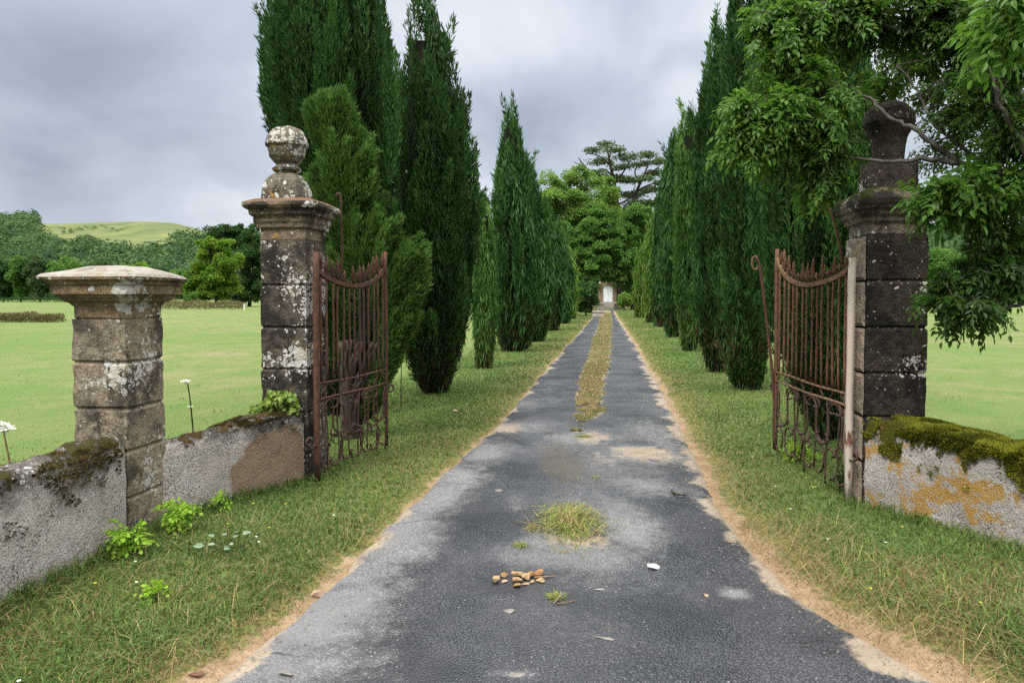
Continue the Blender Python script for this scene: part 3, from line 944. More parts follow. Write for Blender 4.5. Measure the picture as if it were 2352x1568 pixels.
# low left pier -------------------------------------------------------
low = thing('gate_pillar', (*LSc, 0), 'low tan stone pillar with a broad moulded cap bleached white on top, at the bend of the left wall', 'gate pillar', 'stone pillars of the old gateway')
YL = LS_[1] + .06
JL = [zat(p, YL) for p in (1140, 1034, 937, 832, 733)]
mb = MB()
zt = JL[-1]
square_loft(mb, shaft_profile(S_L / 2, JL[:-1], zt, gap=.010), LSc, 20, seed=23, wear=0.02)
mb.build('shaft', M_LOW, low)
h = S_L / 2
mb = MB()
ztp = zat(610, LSc[1])
HC = ztp - zt
square_loft(mb, [(h - .004, zt - .001), (h + .005, zt + .012), (h + .005, zt + .085), (h + .012, zt + .092), (h + .018, zt + .108), (h + .050, zt + .128), (h + .054, zt + .142), (h + .070, zt + .148), (h + .072, zt + .166), (h + .094, zt + .170),
                 (h + .096, zt + .232), (h + .108, zt + .236), (h + .112, zt + .252), (h + .136, zt + .268), (h + .140, zt + .285), (h + .120, zt + .305), (.13, zt + HC - .006), (.02, zt + HC)], LSc, 28, step=0.013, amp=0.008, seed=29, wear=0.035)
mb.build('cap', M_LOWC, low)

# right pier ----------------------------------------------------------
rp = thing('gate_pillar', (*RTc, 0), 'blackened tall stone gate pillar with a mossy cap under the overhanging tree, at the end of the mossy wall', 'gate pillar', 'stone pillars of the old gateway')
YR = RT[1]
JR = [zat(p, YR) for p in (1060, 957, 857, 752, 645, 540)]
zt = JR[-1]
h = S_R / 2
mb = MB()
square_loft(mb, shaft_profile(h, JR[:-1], zt, gap=.010), RTc, 20, seed=31, wear=0.015)
mb.build('shaft', M_RT, rp)
mb = MB()   # jamb stones facing the drive, painted paler for the light on that side
for a, b in zip([0.0] + JR[:-1], JR[:-1] + [zt]):
    y0, y1 = -h + .006, h - .006
    nz_, ny_ = 14, 14
    zz, yy = np.meshgrid(np.linspace(a + .008, b - .008, nz_), np.linspace(y0, y1, ny_), indexing='ij')
    eg = np.minimum(np.minimum(zz - a - .008, b - .008 - zz) / .02, np.minimum(yy - y0, y1 - yy) / .02)
    xx = -h - .006 - .016 * np.clip(eg, 0, 1) ** .5 + .014 * (fbm(np.stack([zz * 8, yy * 8, 0 * zz + a * 7], -1), 37) - 0.5)
    q = rot(np.stack([xx, yy, zz], -1).reshape(-1, 3)) + np.array([*RTc, 0])
    mb.add(q, grid_faces(ny_, nz_))
mb.build('jamb_stones', M_RTS, rp)
mb = MB()
square_loft(mb, [(h - .004, zt - .001), (h + .004, zt + .012), (h + .004, zt + .095), (h + .025, zt + .105), (h + .032, zt + .135), (h + .055, zt + .16), (h + .060, zt + .185), (h + .085, zt + .20), (h + .100, zt + .235),
                 (h + .098, zt + .27), (h + .07, zt + .315), (h - .02, zt + .362), (0.12, zt + .385), (0.02, zt + .39)], RTc, 26, step=0.014, amp=0.009, seed=41, wear=0.04)
mb.build('cap', M_RTC, rp)
fin = MB()
zf = zt + .372
square_loft(fin, [(.172, zf - .01), (.174, zf + .02), (.165, zf + .20), (.155, zf + .215)], RTc, 16, step=0.012, amp=0.008, seed=43, wear=0.03)
lathe(fin, [(.12, zf + .205), (.115, zf + .24), (.118, zf + .34), (.130, zf + .40), (.158, zf + .46), (.178, zf + .50), (.190, zf + .52), (.186, zf + .56), (.165, zf + .62), (.12, zf + .665), (.06, zf + .69), (.01, zf + .695)], RTc, 36, step=0.012, amp=0.009, seed=47)
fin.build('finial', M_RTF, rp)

# ------------------------------------------------------------------ garden walls
def wall_mesh(mb, path, thick, hs, seed, res=0.03, dome=0.03, amp=0.012, chip=None):
    p = smooth_path(np.column_stack([path, np.zeros(len(path))]), 30)[:, :2]
    s = np.concatenate([[0], np.cumsum(np.hypot(*np.diff(p, axis=0).T))])
    n = max(4, int(s[-1] / res))
    ss = np.linspace(0, s[-1], n)
    p = np.stack([np.interp(ss, s, p[:, 0]), np.interp(ss, s, p[:, 1])], -1)
    tt = norm(np.gradient(p, axis=0))
    nb = np.stack([-tt[:, 1], tt[:, 0]], -1)
    H = np.interp(ss / s[-1], [a for a, b in hs], [b for a, b in hs])
    nf, nt = 24, 14
    sec = [(0.0, a) for a in np.linspace(0, 1, nf)]
    sec += [(b, 2) for b in np.linspace(0.05, 0.95, nt)]
    sec += [(1.0, a) for a in np.linspace(1, 0, nf // 2)]
    m = len(sec)
    V = np.zeros((n, m, 3))
    for j, (u, a) in enumerate(sec):
        if a == 2:
            zz = H - 0.0 + dome * math.sin(math.pi * u)
        else:
            zz = -0.12 + (H - 0.012 + 0.12) * a
        off = thick * u + (0.010 * max(0, a - 0.92) / 0.08 * (1 if u < .5 else -1) if a != 2 else 0)
        V[:, j, :2] = p + nb * off
        V[:, j, 2] = zz
    q = V.reshape(-1, 3)
    nz = fbm(q * 8, seed, 4) - 0.5
    nl = fbm(q * 2.5, seed + 3, 3) - 0.5
    top = np.repeat(sstep(-0.09, 0.02, V[:, :, 2] - H[:, None]).reshape(-1)[:, None], 1, 1)[:, 0]
    q = q + np.concatenate([np.repeat(nb, m, 0) * (nz * amp + nl * amp * 2.2)[:, None], np.zeros((len(q), 1))], 1)
    q[:, 2] += top * (fbm(q * 7, seed + 7, 5) - 0.5) * 0.10
    if chip is not None:
        for (cx, cy, cz, r, dep) in chip:
            dd = np.linalg.norm(q - np.array([cx, cy, cz]), axis=1) + 0.08 * (fbm(q * 10, seed + 9) - 0.5)
            k = 1 - sstep(r * 0.6, r, dd)
            q[:, :2] += np.repeat(nb, m, 0) * (k * dep)[:, None]
            q[:, 2] -= k * dep * 0.5 * top
    mb.add(q, [grid_faces(m, n), np.array([np.arange(m)]), np.array([(np.arange(m) + (n - 1) * m)[::-1]])])
    return p, nb, H, ss

MOSS_G = leafmat('moss_tuft', (0.034, 0.040, 0.006), (0.240, 0.235, 0.028), 0.2, 0.9, 0.05)
MOSS_B = leafmat('brown_moss_tuft', (0.022, 0.018, 0.008), (0.105, 0.078, 0.030), 0.2, 0.9, 0.05)

def moss_part(parent, p, nb, H, thick, n, mat, lo, hi, seed, dens, front=0.0, size=1.0):
    """cushions of moss tufts on the top of a wall and down its face"""
    k = rng.integers(0, len(p), n)
    u = rng.random(n) * (1 + front) - front
    fr = u < 0
    uu = np.clip(u, 0, 1)
    q = np.zeros((n, 3))
    pk, nk, hk = p[k], nb[k], H[k]
    jit = (rng.random((n, 1)) - 0.5) * 0.03
    q[:, :2] = pk + nk * (thick * uu)[:, None] + np.stack([-nk[:, 1], nk[:, 0]], -1) * jit
    q[:, 2] = hk + 0.028 * np.sin(np.pi * uu) - 0.004
    drop = np.where(fr, -u / max(front, 1e-6), 0)
    q[:, 2] -= drop ** 1.4 * 0.30 + np.where(fr, 0.012, 0)
    q[:, :2] -= nk * np.where(fr, 0.006, 0)[:, None]
    d = n2(q[:, 0] + q[:, 2], q[:, 1] + q[:, 2] * .7, 7, seed, 4)
    keep = (d > lo + (hi - lo) * drop) & (k / len(p) >= dens[0]) & (k / len(p) <= dens[1])
    q, nk, fr, d = q[keep], nk[keep], fr[keep], d[keep]
    m = len(q)
    dirv = np.where(fr[:, None], np.concatenate([-nk, 0.5 * np.ones((m, 1))], 1), np.array([0, 0, 1.0])) + 0.7 * rand_dirs(m)
    q = q + dirv * 0.012 * sstep(lo, hi + .05, d)[:, None]
    mb = MB()
    kites(mb, q - norm(dirv) * 0.006, dirv, rand_dirs(m), (0.014 + 0.014 * rng.random(m)) * size, (0.009 + 0.006 * rng.random(m)) * size, np.clip(rng.random(m) * 0.45 + 0.75 * sstep(.36, .62, n2(q[:, 0], q[:, 1] + q[:, 2], 9, seed + 5, 3)) - .1, 0, 1))
    return mb.build('moss', mat, parent)

M_PL1 = plaster('grey_render', (0.54, 0.49, 0.44), (0.36, 0.32, 0.28), (0.060, 0.053, 0.046), 0.25, 0.0, (0.05, 0.042, 0.014), 0.66)
bp = G(655, 1120)
w2 = thing('garden_wall', (*WALL_L2[1], 0), 'short grey rendered wall with crumbling top and a bare tan patch, between the two left pillars', 'wall')
M_PL2 = plaster('worn_grey_render', (0.50, 0.45, 0.40), (0.34, 0.30, 0.26), (0.050, 0.044, 0.038), 0.25, 0.0, (0.085, 0.055, 0.02), 0.62,
                bare=(LT[0] - 0.20 - WALL_L2[1][0], LT[1] - 0.24 - WALL_L2[1][1], 0.17, 0.40))
mb = MB()
cc = P(555, 1005, 5.35)
pp = wall_mesh(mb, WALL_L2, 0.30, [(0, .53), (.35, .55), (.5, .57), (.62, .60), (1, .64)], 51, amp=0.012,
               chip=[(cc[0], cc[1], cc[2], .16, .06), (cc[0] + .1, cc[1] + .2, cc[2] - .12, .10, .03)])
mb.build('wall_body', M_PL2, w2)
moss_part(w2, pp[0], pp[1], pp[2], 0.30, 26000, MOSS_B, 0.46, 0.66, 53, (0.42, 1.0), 0.06)
w1 = thing('garden_wall', (*WALL_L1[2], 0), 'grey pitted rendered wall with dark mossy coping, running out of the picture from the low pillar', 'wall')
mb = MB()
pp = wall_mesh(mb, WALL_L1, 0.30, [(0, .68), (.7, .67), (.92, .655), (1, .66)], 57, amp=0.012, dome=0.05)
mb.build('wall_body', M_PL1, w1)
moss_part(w1, pp[0], pp[1], pp[2], 0.30, 80000, MOSS_B, 0.485, 0.60, 59, (0.45, 0.985), 0.20)
w3 = thing('garden_wall', (*WALL_R[1], 0), 'low wall thick with green moss, its peeling plaster blotched by orange lichen, right of the drive', 'wall')
M_PL3 = plaster('mossy_render', (0.46, 0.42, 0.38), (0.32, 0.285, 0.25), (0.060, 0.052, 0.040), 0.55, 0.9, (0.060, 0.062, 0.009), 0.70)
mb = MB()
pp = wall_mesh(mb, WALL_R, 0.38, [(0, .70), (.15, .67), (.35, .62), (.55, .58), (1, .55)], 61, amp=0.014, dome=0.02)
mb.build('wall_body', M_PL3, w3)
moss_part(w3, pp[0], pp[1], pp[2], 0.38, 150000, MOSS_G, 0.42, 0.60, 63, (0.0, 0.75), 0.45)

# ------------------------------------------------------------------ wrought iron gates
RUST1 = rust('red_rust', (0.098, 0.039, 0.022), (0.050, 0.024, 0.016))
RUST2 = rust('brown_rust', (0.085, 0.045, 0.025), (0.155, 0.066, 0.033))
RUSTD = rust('dark_iron', (0.040, 0.024, 0.018), (0.075, 0.035, 0.022))
RUSTP = rust('flaking_paint', (0.17, 0.065, 0.038), (0.10, 0.045, 0.03), paint=(0.42, 0.35, 0.29), paint_amt=0.75)
RUSTY = rust('ochre_paint', (0.19, 0.115, 0.055), (0.12, 0.062, 0.035))

def euler_curve(k0, k1, n=46):
    """curve whose curvature runs from k0 to k1: an S or C scroll with coiled ends; unit height"""
    s = np.linspace(-1, 1, n)
    kap = (k0 * np.abs(np.minimum(s, 0)) ** 1.25 + k1 * np.maximum(s, 0) ** 1.25)
    ang = np.cumsum(kap) * (s[1] - s[0])
    ang -= np.interp(0, s, ang)
    x = np.cumsum(np.cos(ang)); y = np.cumsum(np.sin(ang))
    p = np.stack([x, y], -1)
    p -= p[n // 2]
    L = p[int(n * .62)] - p[int(n * .38)]
    a = math.pi / 2 - math.atan2(L[1], L[0])
    c_, s_ = math.cos(a), math.sin(a)
    p = np.stack([p[:, 0] * c_ - p[:, 1] * s_, p[:, 0] * s_ + p[:, 1] * c_], -1)
    p -= (p.max(0) + p.min(0)) / 2
    return p / (p[:, 1].max() - p[:, 1].min())
S_CURVE = euler_curve(11.5, -11.5)
S_CURVE2 = euler_curve(10.0, 10.0)

def gate(label, A, B, ztop_h, zdip, ztop_f, zr1, zr2, nbar, mats, seed, post_h, post_f, stile_mat_h):
    """A, B: hinge and free ends on the ground; local plane between them"""
    A = np.array([A[0], A[1], 0.0]); B = np.array([B[0], B[1], 0.0])
    ax = (B - A); L = np.linalg.norm(ax); ax = ax / L
    nx = np.array([-ax[1], ax[0], 0])
    rg = random.Random(seed)
    root = thing('iron_gate', A, label, 'gate', 'rusty wrought iron gate leaves')
    bar_m, rail_m, scroll_m, arch_m = mats
    def W(x, z, y=0.0):
        return A + ax * x + nx * y + np.array([0, 0, 1.0]) * z
    def part(name, pts, rad, mat, sides=6, parent=root, jit=0.25):
        m = MB()
        tube(m, np.array(pts), rad, sides, jit=jit)
        return m.build(name, mat, parent, smooth=True)
    def lean(x, z):
        return 0.004 * math.sin(x * 7 + z * 2)
    # stiles
    part('hinge_stile', [W(0, z, lean(0, z)) for z in np.linspace(0.02, post_h, 10)], 0.030, stile_mat_h, 4)
    part('free_stile', [W(L, z, lean(L, z)) for z in np.linspace(0.10, post_f, 10)], 0.021, bar_m, 4)
    def arch(x):
        t = x / L
        end = ztop_h * (1 - t) + ztop_f * t
        return end - (end - zdip) * (1 - (2 * t - 1) ** 2) ** 0.62
    # arched top rail, a flat band
    xs_ = np.linspace(0.015, L - 0.012, 36)
    m = MB()
    for dz in (0.0,):
        tube(m, np.array([W(x, arch(x)) for x in xs_]), 0.026, 4)
    m.build('arched_rail', arch_m, root, smooth=False)
    for z_, nm in ((zr1, 'rail'), (zr2, 'rail')):
        part(nm, [W(x, z_ + 0.006 * math.sin(x * 5 + z_ * 9) + (x / L) * 0.015) for x in np.linspace(0.02, L, 9)], 0.013, rail_m, 4)
    # bars and the spear points on the arch
    for k in range(nbar):
        x = L * (k + 0.8) / (nbar + 0.6)
        b0 = rg.uniform(-.006, .006); b1 = rg.uniform(-.008, .008)
        zt_ = arch(x)
        part('bar', [W(x + b0 * math.sin(3 * t) * 1.5, zr1 + (zt_ - zr1) * t, b1 * math.sin(2.5 * t)) for t in np.linspace(0, 1, 7)], 0.0105, bar_m, 6)
    for k in range(nbar):
        x = L * (k + 0.8) / (nbar + 0.6)
        zt_ = arch(x)
        hs = rg.choice([0.05, 0.10, 0.15, 0.20, 0.22]) if k % 2 else rg.choice([0.13, 0.19, 0.24])
        tilt = rg.uniform(-.035, .035)
        m = MB()
        tube(m, np.array([W(x, zt_), W(x + tilt * .3, zt_ + hs * .45), W(x + tilt * .6, zt_ + hs * .6), W(x + tilt * .8, zt_ + hs * .8), W(x + tilt, zt_ + hs)]), [.010, .009, .017, .012, .003], 5, jit=.3)
        if hs > .12:
            for sg in (-1, 1):
                tube(m, np.array([W(x, zt_ + .02), W(x + sg * .022, zt_ + hs * .35), W(x + sg * .030, zt_ + hs * .55), W(x + sg * .020, zt_ + hs * .62)]), [.008, .007, .006, .003], 5)
        m.build('spike', bar_m, root, smooth=True)
    for k in range(nbar - 1):        # small broken leaf curls between the points
        x = L * (k + 1.3) / (nbar + 0.6)
        zt_ = arch(x)
        m = MB()
        c = S_CURVE2 * np.array([1.0, 1.0]) * rg.uniform(.045, .075)
        if rg.random() < .5: c = c * np.array([-1, 1])
        tube(m, np.array([W(x + a, zt_ + .045 + b, .006) for a, b in c]), .0055, 5)
        m.build('leaf_curl', scroll_m, root, smooth=True)
    # frieze scrolls between the two rails
    nf = 8
    hgap = abs(zr1 - zr2)
    for k in range(nf):
        x = L * (k + 0.6) / nf
        c = (S_CURVE if k % 2 else S_CURVE * np.array([-1, 1])) * hgap * 0.95
        a = 0.9 if k % 2 else -0.9
        c = np.stack([c[:, 0] * math.cos(a) - c[:, 1] * math.sin(a), c[:, 0] * math.sin(a) + c[:, 1] * math.cos(a)], -1)
        part('scroll', [W(x + p[0], (zr1 + zr2) / 2 + .006 + p[1] * .9) for p in c], .0075, scroll_m, 5, jit=.1)
    # the tracery of the lower panel, partly broken away
    zb = 0.11
    hp = zr2 - zb
    cols = 7
    for k in range(cols):
        x = L * (k + 0.55) / cols
        flip = -1 if k % 2 else 1
        wgl = rg.uniform(-.02, .02)
        hh = hp * rg.uniform(.52, .66)
        c = S_CURVE * np.array([flip, 1.0]) * hh
        part('scroll', [W(x + wgl + p[0] * 1.7, zr2 - hh * .5 - .01 + p[1],   .004 * math.sin(k)) for p in c], .0095, scroll_m, 5, jit=.1)
        h2 = hp * rg.uniform(.34, .48)
        c = S_CURVE2 * np.array([-flip, 1.0]) * h2
        part('scroll', [W(x - wgl + p[0] * 1.7, zb + h2 * .5 + rg.uniform(0, .03) + p[1], -.004) for p in c], .0085, scroll_m, 5, jit=.1)
        if rg.random() < .8:
            zz0 = zb + rg.uniform(-.06, .06)
            part('upright', [W(x + .05 + .015 * math.sin(5 * t + k), zz0 + (zr2 - zz0) * t) for t in np.linspace(0, 1, 8)], .0075, scroll_m, 5)
    return root, W, L, part

HA = np.array([LT[0] + .085, LT[1] + .0])
Bf = P(888, 1000, 7.05)[:2]
g1, W1, L1, part1 = gate('rust-red iron gate leaf standing open by the dark ball-topped pillar, its hooked rod straight', HA, Bf,
    zat(612, HA[1]), zat(656, 6.5), zat(598, 7.05), zat(884, HA[1]), zat(920, HA[1]), 13, (RUST1, RUST1, RUSTD, RUST1), 3, zat(578, HA[1]), zat(578, 7.05), RUST1)
hr = smooth_path([P(772, 452, 6.5), P(776, 445, 6.5), P(782, 452, 6.5), P(783, 500, 6.5), P(785, 560, 6.5), P(784, 640, 6.5)], 5)
part1('hook_rod', hr, 0.012, RUST1, 6)
HB = np.array([RT[0] - .085, RT[1] + .06])
Bf2 = P(1780, 1000, 6.85)[:2]
g2, W2, L2, part2 = gate('brown rusty iron gate leaf with pale flaking hinge post, open beside the blackened pillar', HB, Bf2,
    zat(610, HB[1]), zat(654, 6.1), zat(585, 6.85), zat(908, HB[1]), zat(935, HB[1]), 14, (RUST2, RUSTY, RUSTD, RUSTY), 5, zat(592, HB[1]), zat(572, 6.85), RUSTP)
part2('hook_rod', smooth_path([P(1883, 432, 5.9), P(1896, 455, 5.88), P(1912, 495, 5.8), P(1926, 550, 5.75), P(1936, 610, 5.72)], 5), 0.012, RUST2, 6)
part2('stay_bar', smooth_path([P(1736, 590, 6.85), P(1745, 612, 6.85), P(1755, 690, 6.85), P(1768, 800, 6.85), P(1777, 900, 6.85), P(1778, 1030, 6.85)], 6), 0.014, RUST1, 6)
cur = S_CURVE2 * 0.13
part2('scroll', [P(1738, 604, 6.85) + np.array([-a - .02, 0, b]) for a, b in cur], 0.009, RUSTY, 6)

# ------------------------------------------------------------------ cypresses
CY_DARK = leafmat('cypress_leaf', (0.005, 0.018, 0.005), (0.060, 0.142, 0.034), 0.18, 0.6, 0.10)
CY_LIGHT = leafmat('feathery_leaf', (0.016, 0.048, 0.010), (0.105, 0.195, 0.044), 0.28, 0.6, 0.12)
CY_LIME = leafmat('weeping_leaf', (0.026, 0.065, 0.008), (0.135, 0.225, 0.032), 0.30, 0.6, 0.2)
CY_DEAD = leafmat('dead_spray', (0.022, 0.015, 0.009), (0.075, 0.050, 0.026), 0.1, 0.9, 0.05)
CY_CORE = bark('cypress_twigs', (0.006, 0.008, 0.004), (0.011, 0.011, 0.006), 9, (0.014, 0.013, 0.008))  # crown hull colour, shade inside the foliage painted in
CY_BARK = bark('cypress_bark', (0.060, 0.045, 0.034), (0.030, 0.022, 0.017), 14)

def crown_leaves(mb, blobs, n, Y, size, clump=0.34, mat=0, flat=1.0, tl=(0.0, 1.0), up=0.5, feather=False):
    """blobs: (px, py, rx, ry[, dY]) ellipses of foliage at distance Y; leaves sit on clumps over each"""
    k = Y / FPX
    ar = np.array([b[2] * b[3] for b in blobs], float)
    for b, a in zip(blobs, ar / ar.sum()):
        c = P(b[0], b[1], Y + (b[4] if len(b) > 4 else 0))
        rx, rz = b[2] * k, b[3] * k
        ry = max(rx, rz) * 0.9
        m = int(n * a) + 8
        nc = max(5, int(16 * (1 if a < .2 else 1.8)))
        cd = rand_dirs(nc) * (rng.random((nc, 1)) ** 0.35) * (1 - clump * .6)
        cr = clump * (0.6 + 0.8 * rng.random(nc))
        i = rng.integers(0, nc, m)
        d = rand_dirs(m)
        d[:, 2] = np.where(d[:, 2] < -0.2, -d[:, 2] * up, d[:, 2])
        d = norm(d)
        rr_ = cr[i] * (0.72 + 0.34 * rng.random(m) ** 0.6)
        pos = c + (cd[i] + d * rr_[:, None] * np.array([1, 1, flat])) * np.array([rx, ry, rz])
        ct = 0.2 + 0.6 * rng.random(nc)
        ti = np.clip(ct[i] + 0.5 * (rng.random(m) - .5), 0, 1) * (tl[1] - tl[0]) + tl[0]
        if feather:
            dirv = d * 0.9 + rand_dirs(m) * 0.55 + np.array([0, 0, 0.55])
            kites(mb, pos, dirv, rand_dirs(m), size * (0.6 + 0.8 * rng.random(m)), size * 0.24, ti, mat)
            continue
        dirv = d * 0.5 + rand_dirs(m) * 0.8 + np.array([0, 0, -0.25])
        kites(mb, pos, dirv, d + 0.6 * rand_dirs(m), size * (0.7 + 0.7 * rng.random(m)), size * (0.5 + 0.3 * rng.random(m)), ti, mat)


def cypress(label, base_px, prof, mat, weep=0.0, blobs=None, nstem=9, group='cypresses lining the drive', spires=(), dens=1.0, depth=None, plen=(0.7, 1.7), name='cypress', cat='cypress', zbot=None, base=None):
    b = G(*base_px) if base is None else np.asarray(base)
    Y = b[1] if depth is None else depth
    b = np.array([b[0], Y, 0.0]) if depth is not None else b
    k = Y / FPX
    zz = np.array([zat(p, Y) for p, _, _ in prof])[::-1]
    rr = np.array([(c - a) / 2 * k for _, a, c in prof])[::-1] * (1.07 if b[0] > 2 else 1.02)
    cx = np.array([P((a + c) / 2, p, Y)[0] for p, a, c in prof])[::-1]
    zz[0] = max(zz[0], 0.02)
    root = thing(name, b, label, cat, group)
    Rf = lambda z: np.interp(z, zz, rr)
    Cf = lambda z: np.interp(z, zz, cx)
    H0_, H1_ = zz[0], zz[-1]
    w = 0.0017 * max(Y, 7.0) + 0.002
    l = w * 5.0
    pr = min(0.13, rr.max() * 0.20) + 0.0010 * Y
    mb = MB()
    # plumes
    area = np.trapz(2 * np.pi * rr, zz)
    npl = int(area / (2 * pr * np.mean(plen) * 0.42) * 1.2) + 14
    zgrid = np.linspace(H0_, H1_, 300)
    cdf = np.cumsum(Rf(zgrid) + 0.05); cdf /= cdf[-1]
    zt = np.interp(rng.random(npl), cdf, zgrid)
    th = rng.random(npl) * 2 * np.pi
    ln = plen[0] + (plen[1] - plen[0]) * rng.random(npl)
    ln = np.minimum(ln, np.maximum(0.35, (zt - H0_) * 0.9 + 0.3))
    down = rng.random(npl) < weep
    lump = 0.72 + 0.52 * n2(np.cos(th) * 2.1 + 5, np.sin(th) * 2.1 + zt * 0.55, 1.0, int(abs(b[0]) * 97) + 91, 2)
    ztop = np.minimum(zt + 0.10 * ln, H1_ + 0.1 * rng.random(npl))
    zbo = zt - ln
    rad = np.stack([np.cos(th), np.sin(th)], -1)
    prw = np.minimum(pr, 0.55 * Rf(ztop) + 0.03)
    depth_ = 0.80 + 0.26 * rng.random(npl)
    zb_ = np.maximum(zbo, H0_)
    jut = np.where(rng.random(npl) < .45, 0.55 * rng.random(npl), 0.12)
    rt = np.maximum((Rf(ztop) * (1 - jut) + np.maximum(Rf(zb_), Rf(ztop)) * jut) * lump * depth_ - prw * 0.45, 0); rb = Rf(zb_) * lump * depth_ * 0.78
    T = np.stack([Cf(ztop) + rad[:, 0] * rt, Y + rad[:, 1] * rt, ztop], -1)
    B = np.stack([Cf(np.maximum(zbo, H0_)) + rad[:, 0] * rb, Y + rad[:, 1] * rb, np.maximum(zbo, H0_)], -1)
    for (spx, spy, sw, slen) in spires:
        t_ = P(spx, spy, Y); bb = t_ - np.array([-np.sign(t_[0] - Cf(t_[2])) * 0.0, 0, slen])
        bb[0] = bb[0] - np.sign(t_[0] - Cf(bb[2])) * (0.30 if sw >= 10 else 0.10) * slen
        for j_ in range(5):
            dj = np.array([rng.normal() * sw * k * .45, rng.normal() * sw * k * .6, -slen * .13 * j_]) * (j_ > 0)
            bj = np.array([rng.normal() * sw * k * 1.1, rng.normal() * sw * k * 1.1, -slen * .08 * j_])
            T = np.vstack([T, t_ + dj]); B = np.vstack([B, bb + bj])
            down = np.append(down, False); rad = np.vstack([rad, [0, -1]])
    # stray long shoots that break the outline
    nst = npl // 6
    js = rng.integers(0, npl, nst)
    ext = 0.16 + 0.22 * rng.random((nst, 1))
    outv = np.concatenate([rad[js], np.full((nst, 1), 1.3)], 1) * ext * 0.8
    T = np.vstack([T, T[js] + outv * min(1.0, rr.max() / .5)]); B = np.vstack([B, T[js] - np.array([0, 0, 0.35])])
    down = np.append(down, np.zeros(nst, bool)); rad = np.vstack([rad, rad[js]])
    nmain = len(T) - nst
    if blobs:
        T, B = [], []
        for (px_, py_, bx_, bz_) in blobs:
            for _ in range(30):
                e_ = P(px_, py_, Y) + rand_dirs(1)[0] * rng.random() ** .45 * np.array([bx_, max(bx_, bz_), bz_]) * k
                b_ = np.array([Cf(e_[2]), Y, e_[2] - .45])
                f_ = e_ - b_
                L_ = min(np.linalg.norm(f_), .30 + .35 * rng.random())
                T.append(e_ + np.array([0, 0, .05])); B.append(e_ - norm(f_ * np.array([1, 1, .5]) + np.array([0, 0, .35])) * L_)
        T, B = np.array(T), np.array(B)
        npl = nmain = len(T); prw = np.full(npl, .085)
        down = np.zeros(npl, bool); rad = norm(np.concatenate([(T - B)[:, :2]], 1)); spires = ()
    ax = T - B
    nsp = np.full(len(T), 1.0)
    plr = np.concatenate([prw, np.full(len(T) - npl, pr * .45)]) * (0.65 + 0.7 * rng.random(len(T)))
    for i_, (spx, spy, sw, slen) in enumerate(spires):
        plr[npl + 5 * i_:npl + 5 * i_ + 5] = sw * k * 0.62
    cnt = (np.linalg.norm(ax, axis=1) * plr * 2 * 1.9 / (w * l * 0.5) * dens * 0.62).astype(int) + 6
    idx = np.repeat(np.arange(len(T)), cnt)
    n = len(idx)
    t = rng.random(n) ** 0.85
    prof_ = np.minimum(1, 2.2 * (0.1 + t)) * np.clip(1 - t, 0, 1) ** 0.62 * 1.25
    a = rng.random(n) * 2 * np.pi
    axn = norm(ax)
    e1 = norm(np.cross(axn, np.array([0.3, 0.1, 0.05]) + rand_dirs(len(axn)) * .2)); e2 = np.cross(axn, e1)
    rv = e1[idx] * np.cos(a)[:, None] + e2[idx] * np.sin(a)[:, None]
    r_ = plr[idx] * prof_ * np.sqrt(0.25 + 0.75 * rng.random(n))
    pos = B[idx] + ax[idx] * t[:, None] + rv * r_[:, None]
    upd = np.where(down[idx], -1.0, 1.0)[:, None]
    dirv = axn[idx] * upd * 1.0 + rv * 0.38 + rand_dirs(n) * 0.32 + np.where(down[idx][:, None], np.array([0, 0, -0.3]), 0)
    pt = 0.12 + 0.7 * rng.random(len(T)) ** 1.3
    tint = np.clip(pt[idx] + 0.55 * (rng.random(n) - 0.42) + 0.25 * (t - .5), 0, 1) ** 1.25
    L_ = l * (0.6 + 0.8 * rng.random(n)) * np.where(down[idx], 1.5, 1.0)
    keep = pos[:, 2] > H0_ * 0.9
    hfrac = (pos[:, 2] - H0_) / (H1_ - H0_)
    dead = (rng.random(n) < 0.75 * sstep(0.20, 0.0, hfrac) * sstep(.35, .6, n2(pos[:, 0] * 2, pos[:, 2] * 2 + pos[:, 1], 1.2, 95, 3))) & keep
    keep &= ~dead
    wv = w * (0.7 + 0.6 * rng.random(n))
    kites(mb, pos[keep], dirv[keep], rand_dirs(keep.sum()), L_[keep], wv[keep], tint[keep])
    if dead.any():
        kites(mb, pos[dead], dirv[dead], rand_dirs(dead.sum()), L_[dead], wv[dead], tint[dead], 2)
    # twiggy heart of the crown, near-black to paint the shade between plumes
    nu, nv = 20, 40
    zc_ = np.linspace(H0_, H0_ + (H1_ - H0_) * 0.86, nv)
    aa = np.arange(nu) * 2 * np.pi / nu
    A_, Z_ = np.meshgrid(aa, zc_)
    rc = Rf(Z_) * ((0.55 if not blobs else 0.16) + 0.35 * (n2(A_ * 1.5, Z_ * 1.2, 1.6, 93) - 0.4))
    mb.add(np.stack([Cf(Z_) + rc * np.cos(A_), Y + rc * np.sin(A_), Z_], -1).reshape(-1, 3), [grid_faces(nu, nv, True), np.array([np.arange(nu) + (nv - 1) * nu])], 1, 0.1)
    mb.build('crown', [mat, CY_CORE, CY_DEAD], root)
    # bare stems flaring out of the ground
    mb = MB()
    zt_ = H0_ + (H1_ - H0_) * 0.28
